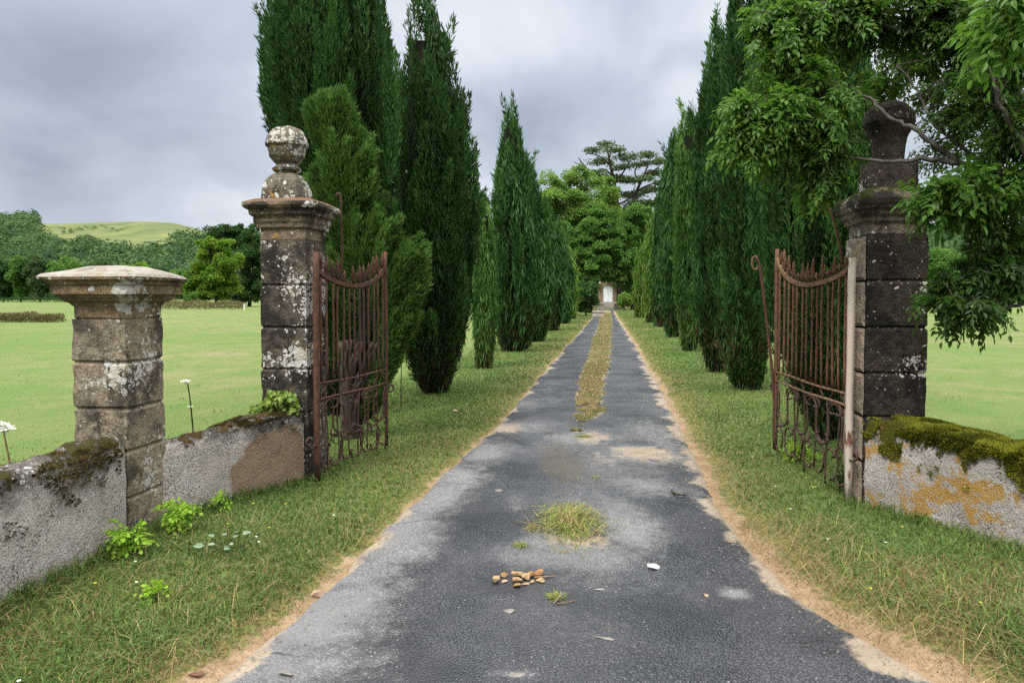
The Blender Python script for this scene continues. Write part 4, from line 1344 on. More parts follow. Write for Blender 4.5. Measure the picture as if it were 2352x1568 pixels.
    for s_ in range(nstem):
        a0 = s_ * 2.4 + rng.random()
        q = []
        for t_ in np.linspace(0, 1, 9):
            z_ = -0.06 + (zt_ + 0.06) * t_
            r0 = 0.05 + (Rf(max(z_, H0_)) * (0.45 if s_ else 0.0)) * t_
            q.append([b[0] + (Cf(z_) - b[0]) * min(1, t_ * 1.5) + r0 * math.cos(a0 + .5 * t_) + .02 * math.sin(7 * t_ + s_), Y + r0 * math.sin(a0 + .5 * t_), z_])
        tube(mb, np.array(q), np.linspace(0.055 if s_ else 0.09, 0.012, 9), 7, jit=.3)
    mb.build('trunk', CY_BARK, root, smooth=True)
    return root

def build_rows():
    # ---- left row
    cypress('tall dark cypress rising out of the picture behind the ball-topped pillar', (760, 958),
            [(-420, 735, 760), (-300, 690, 800), (-120, 645, 850), (0, 612, 885), (80, 600, 898), (160, 606, 900), (230, 618, 905), (300, 634, 912), (400, 668, 915), (520, 700, 915), (640, 720, 900), (740, 730, 880), (830, 735, 850), (900, 745, 800), (945, 752, 775)],
            CY_DARK, spires=((600, 5, 12, .9), (598, 118, 12, .8), (610, 190, 12, .7), (893, 60, 14, .6), (905, 180, 12, .9), (640, -10, 14, 1.0), (622, 60, 12, .8), (604, 60, 10, .6), (606, 160, 10, .6), (617, 240, 11, .6)), dens=1.1)
    cypress('lighter feathery conifer with a bare brown cone of stems, just behind the open left gate', (806, 1012),
            [(212, 742, 772), (240, 722, 800), (300, 716, 818), (340, 725, 835), (390, 712, 868), (450, 715, 890), (520, 722, 930), (580, 730, 965), (640, 735, 985), (700, 738, 975), (745, 742, 955), (800, 745, 915), (850, 752, 888), (900, 762, 868), (950, 775, 845), (1000, 795, 818)],
            CY_LIGHT, dens=2.2, nstem=26, blobs=[(760, 240, 44, 36), (722, 262, 22, 16), (790, 275, 36, 30), (785, 335, 46, 50), (750, 400, 46, 50), (835, 345, 26, 34), (845, 400, 40, 60), (720, 440, 28, 30), (790, 470, 60, 60), (862, 490, 46, 70), (900, 560, 46, 60), (810, 560, 70, 60),
             (950, 590, 36, 50), (960, 650, 34, 36), (905, 650, 60, 60), (940, 715, 40, 40), (915, 750, 40, 55), (905, 810, 26, 40), (770, 610, 40, 40), (880, 860, 18, 26)], cat='conifer', name='feathery_conifer', group='conifers lining the drive')
    cypress('broad twin-topped cypress narrowing to a dark foot, first past the left gate', (1000, 906),
            [(-30, 958, 968), (20, 938, 1000), (80, 925, 1010), (150, 918, 1018), (220, 912, 1060), (300, 908, 1078), (400, 905, 1090), (500, 903, 1095), (600, 905, 1092), (680, 908, 1088), (760, 915, 1076), (800, 925, 1065), (840, 940, 1050), (870, 966, 1030), (900, 988, 1012)],
            CY_DARK, weep=0.15, spires=((1028, 98, 14, 1.4), (1062, 205, 12, 1.0), (1078, 235, 10, .8), (1086, 320, 12, .8), (965, -40, 16, 1.2), (1094, 430, 10, .7), (912, 160, 10, .5)), dens=1.05)
    cypress('slender cypress with hanging pale strands, squeezed between the twin-topped and the sharp-pointed cypresses', (1110, 848),
            [(440, 1104, 1116), (500, 1098, 1126), (560, 1093, 1134), (640, 1090, 1139), (720, 1089, 1140), (780, 1090, 1136), (820, 1094, 1130), (845, 1100, 1122)],
            CY_LIGHT, weep=0.85, dens=1.0)
    cypress('sharp-pointed cypress whose tip stands clear against the grey sky, left row', (1172, 808),
            [(215, 1166, 1172), (260, 1160, 1184), (320, 1150, 1196), (400, 1140, 1210), (480, 1132, 1226), (560, 1128, 1238), (640, 1130, 1244), (700, 1134, 1244), (750, 1140, 1236), (785, 1150, 1210), (805, 1158, 1190)],
            CY_DARK, weep=0.35, spires=((1193, 300, 7, 1.2), (1142, 385, 8, 1.0), (1132, 440, 8, 1.0)), dens=1.1)
    cypress('cypress with two short tips just behind the sharp-pointed one', (1222, 786),
            [(352, 1210, 1218), (400, 1206, 1226), (470, 1200, 1240), (560, 1196, 1262), (640, 1196, 1272), (700, 1200, 1270), (750, 1206, 1262), (783, 1216, 1240)],
            CY_DARK, weep=0.5, spires=((1213, 362, 5, 1.2), (1230, 400, 6, 1.3)))
    cypress('bushy cypress with loose drooping strands, sixth along the left side', (1262, 760),
            [(438, 1236, 1246), (480, 1232, 1262), (540, 1230, 1284), (600, 1230, 1296), (660, 1234, 1298), (720, 1238, 1288), (755, 1250, 1275)], CY_DARK, weep=0.65)
    cypress('smaller weeping cypress, last but one along the left side', (1290, 744),
            [(480, 1258, 1268), (520, 1254, 1286), (580, 1258, 1306), (640, 1262, 1314), (700, 1266, 1310), (740, 1280, 1300)], CY_DARK, weep=0.7)
    cypress('yellow-green weeping cypress at the far end of the left row', (1310, 733),
            [(530, 1284, 1292), (570, 1280, 1308), (620, 1284, 1322), (670, 1288, 1326), (710, 1292, 1322), (730, 1302, 1316)], CY_LIME, weep=0.7)
    # ---- right row
    cypress('huge dark cypress rising out of the picture behind the open right gate', (1905, 1012),
            [(-520, 1850, 1880), (-300, 1800, 1930), (-100, 1770, 1965), (0, 1752, 1972), (100, 1748, 1976), (250, 1745, 1985), (400, 1745, 1990), (520, 1748, 1990), (620, 1752, 1985), (720, 1762, 1975), (800, 1785, 1960), (860, 1810, 1950), (920, 1845, 1940), (970, 1875, 1928), (1005, 1892, 1916)],
            CY_DARK, weep=0.17, dens=1.0)
    cypress('dark cypress with brown dead patches at its foot, second on the right', (1718, 898),
            [(-110, 1698, 1706), (-40, 1688, 1722), (20, 1676, 1745), (100, 1668, 1765), (220, 1662, 1778), (360, 1660, 1785), (500, 1660, 1785), (620, 1660, 1780), (720, 1662, 1775), (780, 1666, 1768), (830, 1676, 1762), (870, 1696, 1745), (893, 1708, 1730)],
            CY_DARK, weep=0.15, dens=1.0, spires=((1670, 60, 10, 1.2), (1664, 130, 10, 1.1)))
    cypress('narrow-tipped cypress, third on the right, its spire touching the top of the sky', (1640, 857),
            [(15, 1643, 1651), (70, 1634, 1660), (140, 1622, 1672), (240, 1606, 1684), (380, 1598, 1690), (520, 1596, 1692), (640, 1598, 1690), (740, 1604, 1684), (800, 1614, 1672), (835, 1626, 1660), (853, 1634, 1650)],
            CY_DARK, weep=0.17, spires=((1618, 150, 8, 1.2), (1646, 15, 8, 1.2), (1606, 215, 8, 1.2)))
    cypress('cypress with long hanging green strands, fourth on the right', (1580, 808),
            [(236, 1573, 1581), (290, 1564, 1594), (380, 1556, 1610), (480, 1552, 1620), (580, 1552, 1624), (680, 1556, 1622), (740, 1562, 1612), (780, 1570, 1598), (805, 1576, 1588)],
            CY_LIGHT, weep=0.38, spires=((1590, 240, 7, 1.3), (1562, 290, 6, 1.2)))
    cypress('dense drooping cypress, fifth on the right', (1540, 776),
            [(290, 1544, 1552), (340, 1536, 1562), (420, 1528, 1572), (520, 1522, 1580), (620, 1522, 1580), (700, 1526, 1574), (750, 1532, 1560), (773, 1538, 1548)], CY_DARK, weep=0.35)
    cypress('dark weeping cypress, sixth on the right, half hidden by the paler one', (1513, 752),
            [(395, 1520, 1528), (450, 1510, 1536), (540, 1502, 1544), (640, 1500, 1546), (710, 1504, 1536), (748, 1512, 1526)], CY_DARK, weep=0.38)
    cypress('bright yellow-green weeping cypress with a bare reddish stem, last but one on the right', (1492, 742),
            [(478, 1502, 1510), (520, 1492, 1514), (580, 1484, 1518), (650, 1482, 1520), (710, 1486, 1514), (738, 1490, 1506)], CY_LIME, weep=0.85)
    cypress('short lime-green weeping cypress closest to the drive end, right row', (1472, 730),
            [(552, 1472, 1482), (585, 1464, 1490), (640, 1460, 1494), (690, 1461, 1492), (726, 1466, 1486)], CY_LIME, weep=0.85)
build_rows()

# ------------------------------------------------------------------ broadleaf and background trees
BK_GREY = bark('grey_bark', (0.105, 0.095, 0.080), (0.055, 0.048, 0.040), 12)
BK_DARK = bark('dark_bark', (0.045, 0.038, 0.030), (0.022, 0.018, 0.014), 12)
LM = {
    'lime': leafmat('lime_leaf', (0.055, 0.115, 0.020), (0.180, 0.285, 0.062), 0.35, 0.6, 0.06),
    'mid': leafmat('mid_leaf', (0.030, 0.080, 0.016), (0.120, 0.225, 0.050), 0.35, 0.6, 0.06),
    'dark': leafmat('dark_leaf', (0.012, 0.036, 0.010), (0.055, 0.110, 0.028), 0.25, 0.6, 0.06),
    'conif': leafmat('cedar_leaf', (0.030, 0.058, 0.022), (0.095, 0.150, 0.055), 0.2, 0.6, 0.06),
    'blue': leafmat('hill_leaf', (0.018, 0.046, 0.020), (0.088, 0.145, 0.050), 0.25, 0.6, 0.06),
    'bright': leafmat('bright_leaf', (0.050, 0.110, 0.012), (0.160, 0.260, 0.035), 0.35, 0.6, 0.06),
    'brown': leafmat('dry_reed', (0.075, 0.060, 0.025), (0.160, 0.130, 0.060), 0.2, 0.8),
}
def bg_tree(name, label, cat, base_px, Y, blobs, n, mat, size=None, group=None, bk=None, flat=1.0, trunk=0.25, clump=0.34, base_z=None, limbs=True):
    k = Y / FPX
    b = P(base_px[0], base_px[1], Y); b[2] = 0 if base_z is None else base_z
    root = thing(name, b, label, cat, group)
    mb = MB()
    crown_leaves(mb, blobs, n, Y, size or 3.0 * k, flat=flat, clump=clump)
    mb.build('crown', mat, root)
    mb = MB()
    top = P(blobs[0][0], blobs[0][1], Y)
    pts = [b + np.array([0, 0, -0.3]), b * .7 + top * .3 + np.array([trunk * .5, 0, 0]), b * .35 + top * .65, top]
    tube(mb, smooth_path(pts, 5), np.linspace(trunk, trunk * .3, 16), 8)
    if limbs:
        for bl in blobs[1:]:
            e = P(bl[0], bl[1], Y)
            s_ = b + (top - b) * 0.42
            tube(mb, smooth_path([s_, (s_ + e) / 2 + np.array([0, 0, -.06 * abs(e[0] - s_[0])]), e], 5), np.linspace(trunk * .5, trunk * .12, 11), 6)
    mb.build('trunk', bk or BK_DARK, root, smooth=True)
    return root

def build_far_trees():
    bg_tree('lime_tree', 'pale yellow-green broadleaf tree rising above the end of the left cypress row', 'tree', (1300, 706), 86,
            [(1300, 480, 75, 70), (1265, 440, 38, 42), (1345, 470, 60, 62), (1395, 500, 48, 55), (1312, 415, 28, 26), (1255, 520, 40, 60), (1350, 420, 36, 30), (1400, 440, 30, 34), (1290, 560, 50, 60), (1340, 520, 60, 60), (1415, 490, 30, 50), (1250, 470, 26, 40), (1330, 395, 22, 14)], 52000, LM['lime'], size=0.27, trunk=.3, clump=.33)
    bg_tree('maple_tree', 'rounded mid-green tree with cauliflower clumps arching over the white door', 'tree', (1340, 712), 80,
            [(1360, 545, 55, 50), (1320, 570, 42, 50), (1400, 570, 34, 42), (1345, 620, 55, 38), (1395, 625, 36, 30), (1375, 500, 40, 30), (1310, 620, 30, 40), (1418, 545, 18, 26), (1385, 590, 50, 40), (1350, 590, 50, 40), (1425, 600, 26, 40), (1300, 545, 30, 36), (1372, 634, 30, 15), (1418, 634, 26, 15), (1396, 625, 30, 16), (1340, 640, 40, 26)], 62000, LM['mid'], size=0.30, trunk=.3, clump=.26)
    bg_tree('yew_tree', 'shaded dense tree standing right of the white door behind the lime cypress', 'tree', (1452, 704), 82,
            [(1455, 600, 38, 60), (1440, 540, 34, 40), (1470, 500, 36, 36), (1450, 520, 30, 50), (1465, 660, 42, 45), (1440, 650, 26, 34), (1490, 620, 30, 60), (1438, 580, 18, 40), (1490, 540, 32, 40)], 40000, LM['mid'], size=0.30, trunk=.3, clump=.3)
    # old cedar with flat tiers against the sky
    Y = 92
    b = P(1425, 703, Y); b[2] = 0
    ced = thing('cedar_tree', b, 'old cedar with flat see-through tiers and bare limbs against the sky, above the white door', 'tree')
    tr = MB(); cr = MB()
    pl = [(1390, 332, 22, 7), (1362, 348, 26, 8), (1410, 345, 30, 10), (1440, 362, 32, 10), (1385, 372, 34, 9), (1430, 385, 34, 9), (1370, 398, 26, 8), (1405, 410, 36, 9), (1445, 415, 32, 9), (1395, 440, 30, 10), (1440, 450, 42, 12),
          (1488, 356, 26, 9), (1512, 372, 22, 9), (1475, 378, 28, 8), (1505, 398, 26, 9), (1480, 410, 30, 8), (1520, 420, 20, 8), (1495, 438, 34, 10), (1465, 470, 40, 14), (1505, 470, 34, 14), (1430, 490, 30, 14), (1480, 505, 44, 18), (1520, 500, 24, 16)]
    for p in pl:
        crown_leaves(cr, [(p[0], p[1], p[2], p[3], rng.uniform(-3, 3))], int(p[2] * p[3] * 2.2) + 60, Y, 0.25, clump=0.42)
    cr.build('crown', LM['conif'], ced)
    t1 = [P(1425, 712, Y), P(1424, 600, Y), P(1420, 500, Y), P(1412, 430, Y), P(1402, 380, Y), P(1393, 335, Y)]
    tube(tr, smooth_path(t1, 5), np.linspace(.55, .08, 26), 8)
    t2 = [P(1424, 560, Y), P(1440, 500, Y), P(1462, 440, Y), P(1480, 400, Y), P(1495, 362, Y)]
    tube(tr, smooth_path(t2, 5), np.linspace(.34, .06, 21), 7)
    for l in (((1412, 430), (1385, 410), (1345, 385), (1318, 372)), ((1345, 385), (1335, 372), (1328, 362)), ((1402, 380), (1375, 358), (1345, 352)), ((1412, 420), (1432, 395), (1450, 365)), ((1408, 405), (1385, 388), (1360, 400)),
              ((1462, 440), (1490, 425), (1520, 418)), ((1480, 400), (1505, 390), (1520, 375)), ((1420, 480), (1395, 452), (1370, 440)), ((1420, 470), (1445, 455), (1460, 425)), ((1470, 425), (1458, 395), (1470, 375))):
        tube(tr, smooth_path([P(a, c, Y) for a, c in l], 4), np.linspace(.16, .05, (len(l) - 1) * 4 + 1), 6)
    tr.build('trunk', BK_DARK, ced, smooth=True)
    bg_tree('broadleaf_tree', 'dark grey-green treetop seen in the gap between the twin-topped and sharp-pointed cypresses', 'tree', (1112, 705), 70,
            [(1112, 470, 16, 26), (1105, 510, 14, 26), (1120, 560, 20, 40), (1110, 620, 20, 40)], 9000, LM['dark'], size=.2, trunk=.2)
    bg_tree('round_bush', 'dark leafy bush with small leaves at the end of the left cypress row', 'bush', (1345, 724), 56,
            [(1345, 680, 26, 36), (1330, 690, 16, 28), (1360, 665, 14, 22), (1350, 705, 26, 16), (1366, 690, 10, 22)], 14000, LM['dark'], size=.17, trunk=.08, limbs=False)
    bg_tree('round_bush', 'small bright green bush right of the steps below the white door', 'bush', (1434, 708), 76,
            [(1432, 688, 12, 16), (1444, 692, 12, 14), (1426, 697, 8, 8)], 4000, LM['lime'], size=.2, trunk=.06, limbs=False)
    # ---- left field edge
    bg_tree('ash_tree', 'bright green rounded tree across the left field, between the two left pillars', 'tree', (495, 705), 100,
            [(495, 620, 50, 50), (480, 575, 30, 30), (530, 610, 28, 45), (455, 640, 30, 34), (510, 660, 44, 34), (440, 665, 22, 26), (520, 570, 22, 22), (478, 670, 36, 24)], 30000, LM['bright'], size=.34, trunk=.3, clump=.28)
    bg_tree('dark_tree', 'tall dark tree just left of the ball-topped pillar, behind the bright ash', 'tree', (572, 706), 108,
            [(575, 600, 42, 60), (545, 555, 34, 40), (590, 560, 30, 50), (580, 660, 40, 44), (540, 525, 22, 18), (520, 540, 24, 22), (490, 535, 20, 20), (600, 640, 30, 50), (550, 680, 30, 22)], 32000, LM['dark'], size=.36, trunk=.35, clump=.28)
    bg_tree('shrub', 'small round green shrub at the foot of the bright ash in the left field', 'bush', (440, 700), 96, [(440, 682, 14, 14), (430, 690, 10, 10)], 900, LM['mid'], size=.2, trunk=.06, limbs=False)
    lab = ['dark leaning tree at the extreme left of the far field edge', 'slim poplar-like tree beside the dark leaning one, far left', 'tall grey-green tree left of the low pillar cap', 'rounded green tree over the left corner of the low pillar cap',
           'bushy tree rising directly behind the low pillar cap', 'yellow-green treetop peeping over the middle of the low pillar cap', 'green tree right of the yellow one behind the low pillar cap', 'grey-green tree seen between the low pillar cap and the bright ash']
    dat = [((8, 690), [(5, 630, 22, 50), (15, 665, 18, 25)], 'dark'), ((48, 690), [(48, 630, 18, 44), (50, 668, 16, 22)], 'mid'), ((92, 690), [(90, 625, 24, 44), (95, 665, 20, 24)], 'blue'), ((150, 690), [(150, 625, 32, 42), (150, 665, 28, 24)], 'mid'),
           ((215, 690), [(215, 640, 34, 38), (240, 615, 18, 26)], 'blue'), ((300, 690), [(300, 640, 36, 34), (320, 625, 24, 22)], 'bright'), ((370, 690), [(370, 645, 36, 34), (360, 630, 20, 20)], 'blue'), ((425, 690), [(425, 650, 28, 32), (410, 640, 18, 22)], 'mid')]
    for l_, (bp_, bl, mt) in zip(lab, dat):
        bg_tree('field_edge_tree', l_, 'tree', bp_, 190, bl, 7000, LM[mt], size=.62, group='trees along the far edge of the left field', trunk=.3, limbs=False)
    # right of the near-black pillar
    lab = ['green rounded tree just right of the blackened pillar across the field', 'brownish tree beyond the field, right of the rounded green one', 'dark tree beyond the field behind the low hanging branch', 'far green tree at the right edge behind the hanging leaves']
    dat = [((2165, 690), [(2165, 610, 44, 46), (2140, 630, 36, 44), (2190, 640, 40, 40), (2160, 660, 50, 26)], 'mid'), ((2235, 690), [(2235, 590, 40, 50), (2240, 640, 44, 44)], 'blue'), ((2300, 690), [(2300, 600, 46, 60), (2290, 650, 44, 36)], 'dark'), ((2385, 690), [(2385, 590, 60, 70), (2370, 650, 50, 40)], 'mid')]
    for l_, (bp_, bl, mt) in zip(lab, dat):
        bg_tree('field_edge_tree', l_, 'tree', bp_, 130, bl, 15000, LM[mt], size=.45, group='trees beyond the right field', trunk=.3, limbs=False)

def hedge(label, pxs, py0, py1, mat, n, size, Y=None, cat='hedge'):
    b = G((pxs[0] + pxs[1]) / 2, py1)
    Y = Y or b[1]
    k = Y / FPX
    x0, x1 = P(pxs[0], py1, Y)[0], P(pxs[1], py1, Y)[0]
    root_o = np.array([(x0 + x1) / 2, Y, 0])
    H = (py1 - py0) * k
    x = x0 + (x1 - x0) * rng.random(n)
    hh = H * (0.45 + 0.75 * n2(x, 0 * x, 1.3 / max(H, .3), 101, 3))
    z = hh * rng.random(n) ** .7
    y = Y + (rng.random(n) - .5) * H * 1.6
    mb = MB()
    kites(mb, np.stack([x, y, z], -1), np.array([0, 0, 1.0]) + .7 * rand_dirs(n), rand_dirs(n), size * (.7 + .6 * rng.random(n)), size * .4, rng.random(n))
    o = mb.build('hedge', mat, None, origin=root_o)
    tag(o, label, cat)
build_far_trees()
hedge('low straggly brown and green hedge crossing the left field behind the low pillar', (-260, 140), 716, 741, LM['brown'], 9000, .14)
hedge('dark low hedge at the far edge of the left field', (-200, 175), 682, 694, LM['dark'], 3500, .35, 180)
hedge('brown dry reeds in front of the bright ash in the left field', (368, 560), 690, 711, LM['brown'], 4000, .2)
hedge('low green hedge far across the right field under the trees', (2120, 2500), 672, 694, LM['mid'], 4000, .3, 125)

def post(label, px, py0, py1):
    b = G(px, py1)
    k = b[1] / FPX
    mb = MB()
    h_ = (py1 - py0) * k
    tube(mb, np.array([b + [0, 0, -.1], b + [0.01, 0, h_ * .5], b + [.02, 0, h_ * .96], b + [.02, 0, h_]]), [.10, .10, .095, .05], 7, jit=.2)
    o = mb.build('fence_post', POSTM, None, origin=b)
    tag(o, label, 'post', 'pale fence posts in the left field')
_t = NT('weathered_post'); POSTM = _t.pbr(_t.mix(_t.noise(12, 4), (0.42, 0.40, 0.36), (0.60, 0.58, 0.54)), .9)
post('white field post standing beside the ball-topped pillar', 561, 698, 712)
post('pale field post under the bright ash', 496, 698, 710)

# ------------------------------------------------------------------ hills and woods
RIDGE = np.array([(-2500, 560), (-900, 500), (-300, 485), (0, 498), (60, 512), (95, 515), (200, 513), (340, 509), (400, 513), (440, 522), (480, 534), (600, 560), (900, 590), (1500, 590), (1900, 560), (2120, 538), (2200, 545), (2300, 560), (2500, 560), (3200, 520), (5000, 560)], float)
def hill_z(px, Y):
    zr = CAMZ + (HOR - np.interp(px, RIDGE[:, 0], RIDGE[:, 1])) / FPX * 700
    t = sstep(290, 700, Y)
    t = 0.5 * t + 0.5 * np.clip((Y - 290) / 410, 0, 1.0)
    back = 1 - 0.25 * sstep(720, 1000, Y)
    return zr * t * back - 2.0 * (1 - sstep(270, 320, Y)) + 3 * (n2(px, Y, .006, 111) - .5) * t
def build_hills():
    px = np.arange(-2500, 5001, 16.0)
    Ys = np.linspace(265, 1000, 60)
    PX, YY = np.meshgrid(px, Ys)
    X = (PX - 1176) / FPX * YY
    mb = MB()
    mb.add(np.stack([X, YY, hill_z(PX, YY)], -1).reshape(-1, 3), grid_faces(len(px), len(Ys)))
    t = NT('hill_grass')
    c = t.mix(t.rng(t.noise(.012, 5, .6), .38, .62), (0.088, 0.112, 0.044), (0.125, 0.138, 0.055))
    c = t.mix(t.rng(t.noise(.05, 5, .7, vec=t.vscale(t.coord(), (1, .3, 2.5))), .5, .64, 0, .8), c, (0.055, 0.085, 0.032))
    c = t.mix(t.rng(t.noise(.025, 3, .5), .55, .68, 0, .6), c, (0.185, 0.185, 0.065))
    tag(mb.build('hills', t.pbr(c, 1.0, None, .05), smooth=True), kind='structure')
    # woods on the slopes
    N = 5200
    px = np.concatenate([rng.uniform(-700, 760, N), rng.uniform(2050, 2900, 1500)])
    Y = rng.uniform(285, 720, len(px))
    z = hill_z(px, Y)
    py = HOR - (z - CAMZ) / Y * FPX
    nz = 22 * (n2(px, py, .02, 121) - .5) * 2
    strip = (abs(py - 530 - 4 * np.sin(px * .05)) < 5) & (px > 140) & (px < 300) & (rng.random(len(px)) < .9)
    keep = ((px < 85 + nz) & (py > 512)) | (py > np.interp(px, [105, 200, 300, 420, 470, 600], [548, 584, 594, 598, 572, 546]) + nz) | strip | ((px > 410) & (py > 562 + nz)) | (px > 1500)
    keep |= (rng.random(len(px)) < 0.03) & (py > 565)
    px, Y, z, py, strip = px[keep], Y[keep], z[keep], py[keep], strip[keep]
    mb = MB()
    X = (px - 1176) / FPX * Y
    r = rng.uniform(3.4, 7.5, len(px)); r[strip] = 1.5
    per = 90
    n = len(px) * per
    i = np.repeat(np.arange(len(px)), per)
    d = rand_dirs(n); d[:, 2] = np.where(d[:, 2] < -.1, -d[:, 2], d[:, 2]); 
    asp = rng.uniform(.8, 1.35, len(px))
    lump = 0.8 + 0.4 * fbm(d * 2.2 + i[:, None] * 3.3, 5, 2)
    pos = np.stack([X, Y, z + r * asp * .55], -1)[i] + d * (r[i] * lump)[:, None] * np.stack([np.ones(n), np.ones(n), asp[i]], -1)
    s = 0.27 * r[i]
    ti = np.clip(rng.random(len(px))[i] ** 1.5 * .9 + .3 * (rng.random(n) - .4), 0, 1)
    kites(mb, pos, np.cross(d, rand_dirs(n)) + .2 * rand_dirs(n), d + .35 * rand_dirs(n), s, s * .8, ti)
    o = mb.build('woods', LM['blue'])
    tag(o, 'dense far-off woods covering the lower slopes of the hills', 'woods', kind='stuff')
build_hills()

# ------------------------------------------------------------------ house at the end of the drive
def box(mb, x0, x1, y0, y1, z0, z1, mat=0):
    v = np.array([[x, y, z] for z in (z0, z1) for y in (y0, y1) for x in (x0, x1)], float)
    f = np.array([[0, 2, 3, 1], [4, 5, 7, 6], [0, 1, 5, 4], [1, 3, 7, 5], [3, 2, 6, 7], [2, 0, 4, 6]])
    mb.add(v, f, mat)
def build_house():
    Y = 100.0
    cx = P(1396, 690, Y)[0]
    zb = zat(693, Y)
    h = thing('stone_house', (cx, Y, 0), 'ochre stone house front glimpsed at the end of the drive with an arched white door', 'house')
    t = NT('rubble_stone')
    vo = t.voro(3.2, out='Color')
    c = t.mix(t.sep(vo)[0], (0.17, 0.105, 0.05), (0.27, 0.19, 0.115))
    c = t.mix(t.rng(t.voro(3.2, feature='DISTANCE_TO_EDGE'), .06, .02), c, (0.25, 0.20, 0.15))
    ms = t.pbr(c, .95, t.bump(t.voro(3.2, feature='DISTANCE_TO_EDGE'), .5, .05))
    dw, dh = P(1407.5, 690, Y)[0] - cx, zat(655, Y) - zb
    # wall with an arched opening
    mb = MB()
    n = 12
    arch = [(dw * math.cos(a), zb + dh - dw * .55 + dw * .55 * math.sin(a)) for a in np.linspace(0, math.pi, n)]
    hw, hh = 8.0, 4.7
    outer = [(hw * math.cos(a) if abs(math.cos(a)) > .6 else hw * math.cos(a), hh) for a in np.linspace(0.2, math.pi - .2, n)]
    outer[0] = (hw, hh); outer[-1] = (-hw, hh)
    front = [(dw, 0)] + arch + [(-dw, 0)]
    out = [(hw, 0)] + outer + [(-hw, 0)]
    m = len(front)
    v = np.array([(cx + x, Y, z) for x, z in out] + [(cx + x, Y, z) for x, z in front] + [(cx + x, Y + .45, z) for x, z in front])
    f = []
    for k in range(m - 1):
        f.append([k, k + 1, m + k + 1, m + k]); f.append([m + k, m + k + 1, 2 * m + k + 1, 2 * m + k])
    mb.add(v, np.array(f))
    box(mb, cx - hw, cx - hw + .4, Y + .01, Y + 9, 0, hh); box(mb, cx + hw - .4, cx + hw, Y + .01, Y + 9, 0, hh); box(mb, cx - hw, cx + hw, Y + 9, Y + 9.4, 0, hh)
    mb.build('wall', ms, h)
    tw = NT('white_door_paint'); mw = tw.pbr(tw.mix(tw.noise(6, 3), (0.74, 0.76, 0.82), (0.82, 0.83, 0.86)), .5)
    mb = MB()
    pts = [(dw, zb)] + arch + [(-dw, zb)]
    for sgn in (0, 1):
        pass
    nn = len(pts)
    v = np.array([(cx + x * .995, Y + .16, z - .005) for x, z in pts] + [(cx + x * .995, Y + .22, z - .005) for x, z in pts])
    mb.add(v, [np.array([np.arange(nn)[::-1]]), np.array([[k, k + 1, nn + k + 1, nn + k] for k in range(nn - 1)])])
    door = mb.build('door', mw, h)
    tg = NT('door_trim'); mg = tg.pbr((0.62, 0.65, 0.71), .6)
    mb = MB(); box(mb, cx - .018, cx + .018, Y + .135, Y + .158, zb, zb + dh - .1); mb.build('meeting_strip', mg, door)
    mb = MB(); box(mb, cx - dw * .97, cx - .03, Y + .13, Y + .157, zb + dh - dw * .62, zb + dh - dw * .56); box(mb, cx + .03, cx + dw * .97, Y + .13, Y + .157, zb + dh - dw * .62, zb + dh - dw * .56); mb.build('transom', mg, door)
    mb = MB(); tube(mb, np.array([[cx + .09, Y + .15, zb + 1.0], [cx + .09, Y + .09, zb + 1.02], [cx + .09, Y + .09, zb + 1.14], [cx + .09, Y + .15, zb + 1.16]]), .015, 6); mb.build('handle', RUSTD, door)
    ts = NT('step_stone'); mst = ts.pbr(ts.mix(ts.noise(4, 5), (0.24, 0.21, 0.17), (0.34, 0.31, 0.27)), .95, ts.bump(ts.noise(20, 4), .4, .02))
    for k in range(4):
        mb = MB()
        z1 = zb * (4 - k) / 4
        box(mb, cx - dw - .35 - .12 * k, cx + dw + .35 + .12 * k, Y - .1 - .38 * (k + 1) + .002 * k, Y - .1 - .38 * k, -.05, z1)
        mb.build('step', mst, h)
    mb = MB()
    v = np.array([[cx - hw - .4, Y - .12, hh - .03], [cx + hw + .4, Y - .12, hh - .03], [cx + hw + .4, Y + 4.7, hh + 1.5], [cx - hw - .4, Y + 4.7, hh + 1.5], [cx + hw + .4, Y + 9.9, hh - .1], [cx - hw - .4, Y + 9.9, hh - .1]])
    mb.add(v, np.array([[0, 1, 2, 3], [3, 2, 4, 5]]))
    tr = NT('roof_tile'); mr = tr.pbr(tr.mix(tr.noise(5, 4), (0.22, 0.09, 0.05), (0.33, 0.17, 0.10)), .9, tr.bump(tr.noise(14, 2, vec=tr.vscale(tr.coord(), (4, .3, .3))), .8, .05))
    mb.build('roof', mr, h)
    # low stone plinths either side of the last stretch of drive
    for lab, px, py, wd, ht in (('low squat stone pier at the left of the drive end', 1379, 712, 9, 15), ('low squat stone pier at the right of the drive end', 1419, 711, 9, 14), ('broad low stone block at the left edge of the drive, nearer than the piers', 1374, 727, 13, 13)):
        b = G(px, py)
        k = b[1] / FPX
        r_ = thing('stone_plinth', b, lab, 'stone pier', 'low stone piers at the drive end')
        mb = MB()
        hz = ht * k
        square_loft(mb, [(wd * k, -.1), (wd * k, hz * .45), (wd * k * .94, hz * .47), (wd * k * .94, hz * .8)], b, 8, step=.1, amp=.02, seed=131, wear=.05)
        mb.build('base', mst, r_)
        mb = MB()
        square_loft(mb, [(wd * k * 1.05, hz * .8), (wd * k * 1.08, hz * .85), (wd * k * 1.05, hz * .97), (wd * k * .6, hz)], b, 8, step=.1, amp=.02, seed=133, wear=.05)
        mb.build('cap', mst, r_)
    # climbing rose over the door
    b = P(1410, 690, Y - .4); b[2] = 0
    r_ = thing('climbing_rose', b, 'climbing rose with pale blossoms trained over the white arched door', 'climbing plant')
    mb = MB()
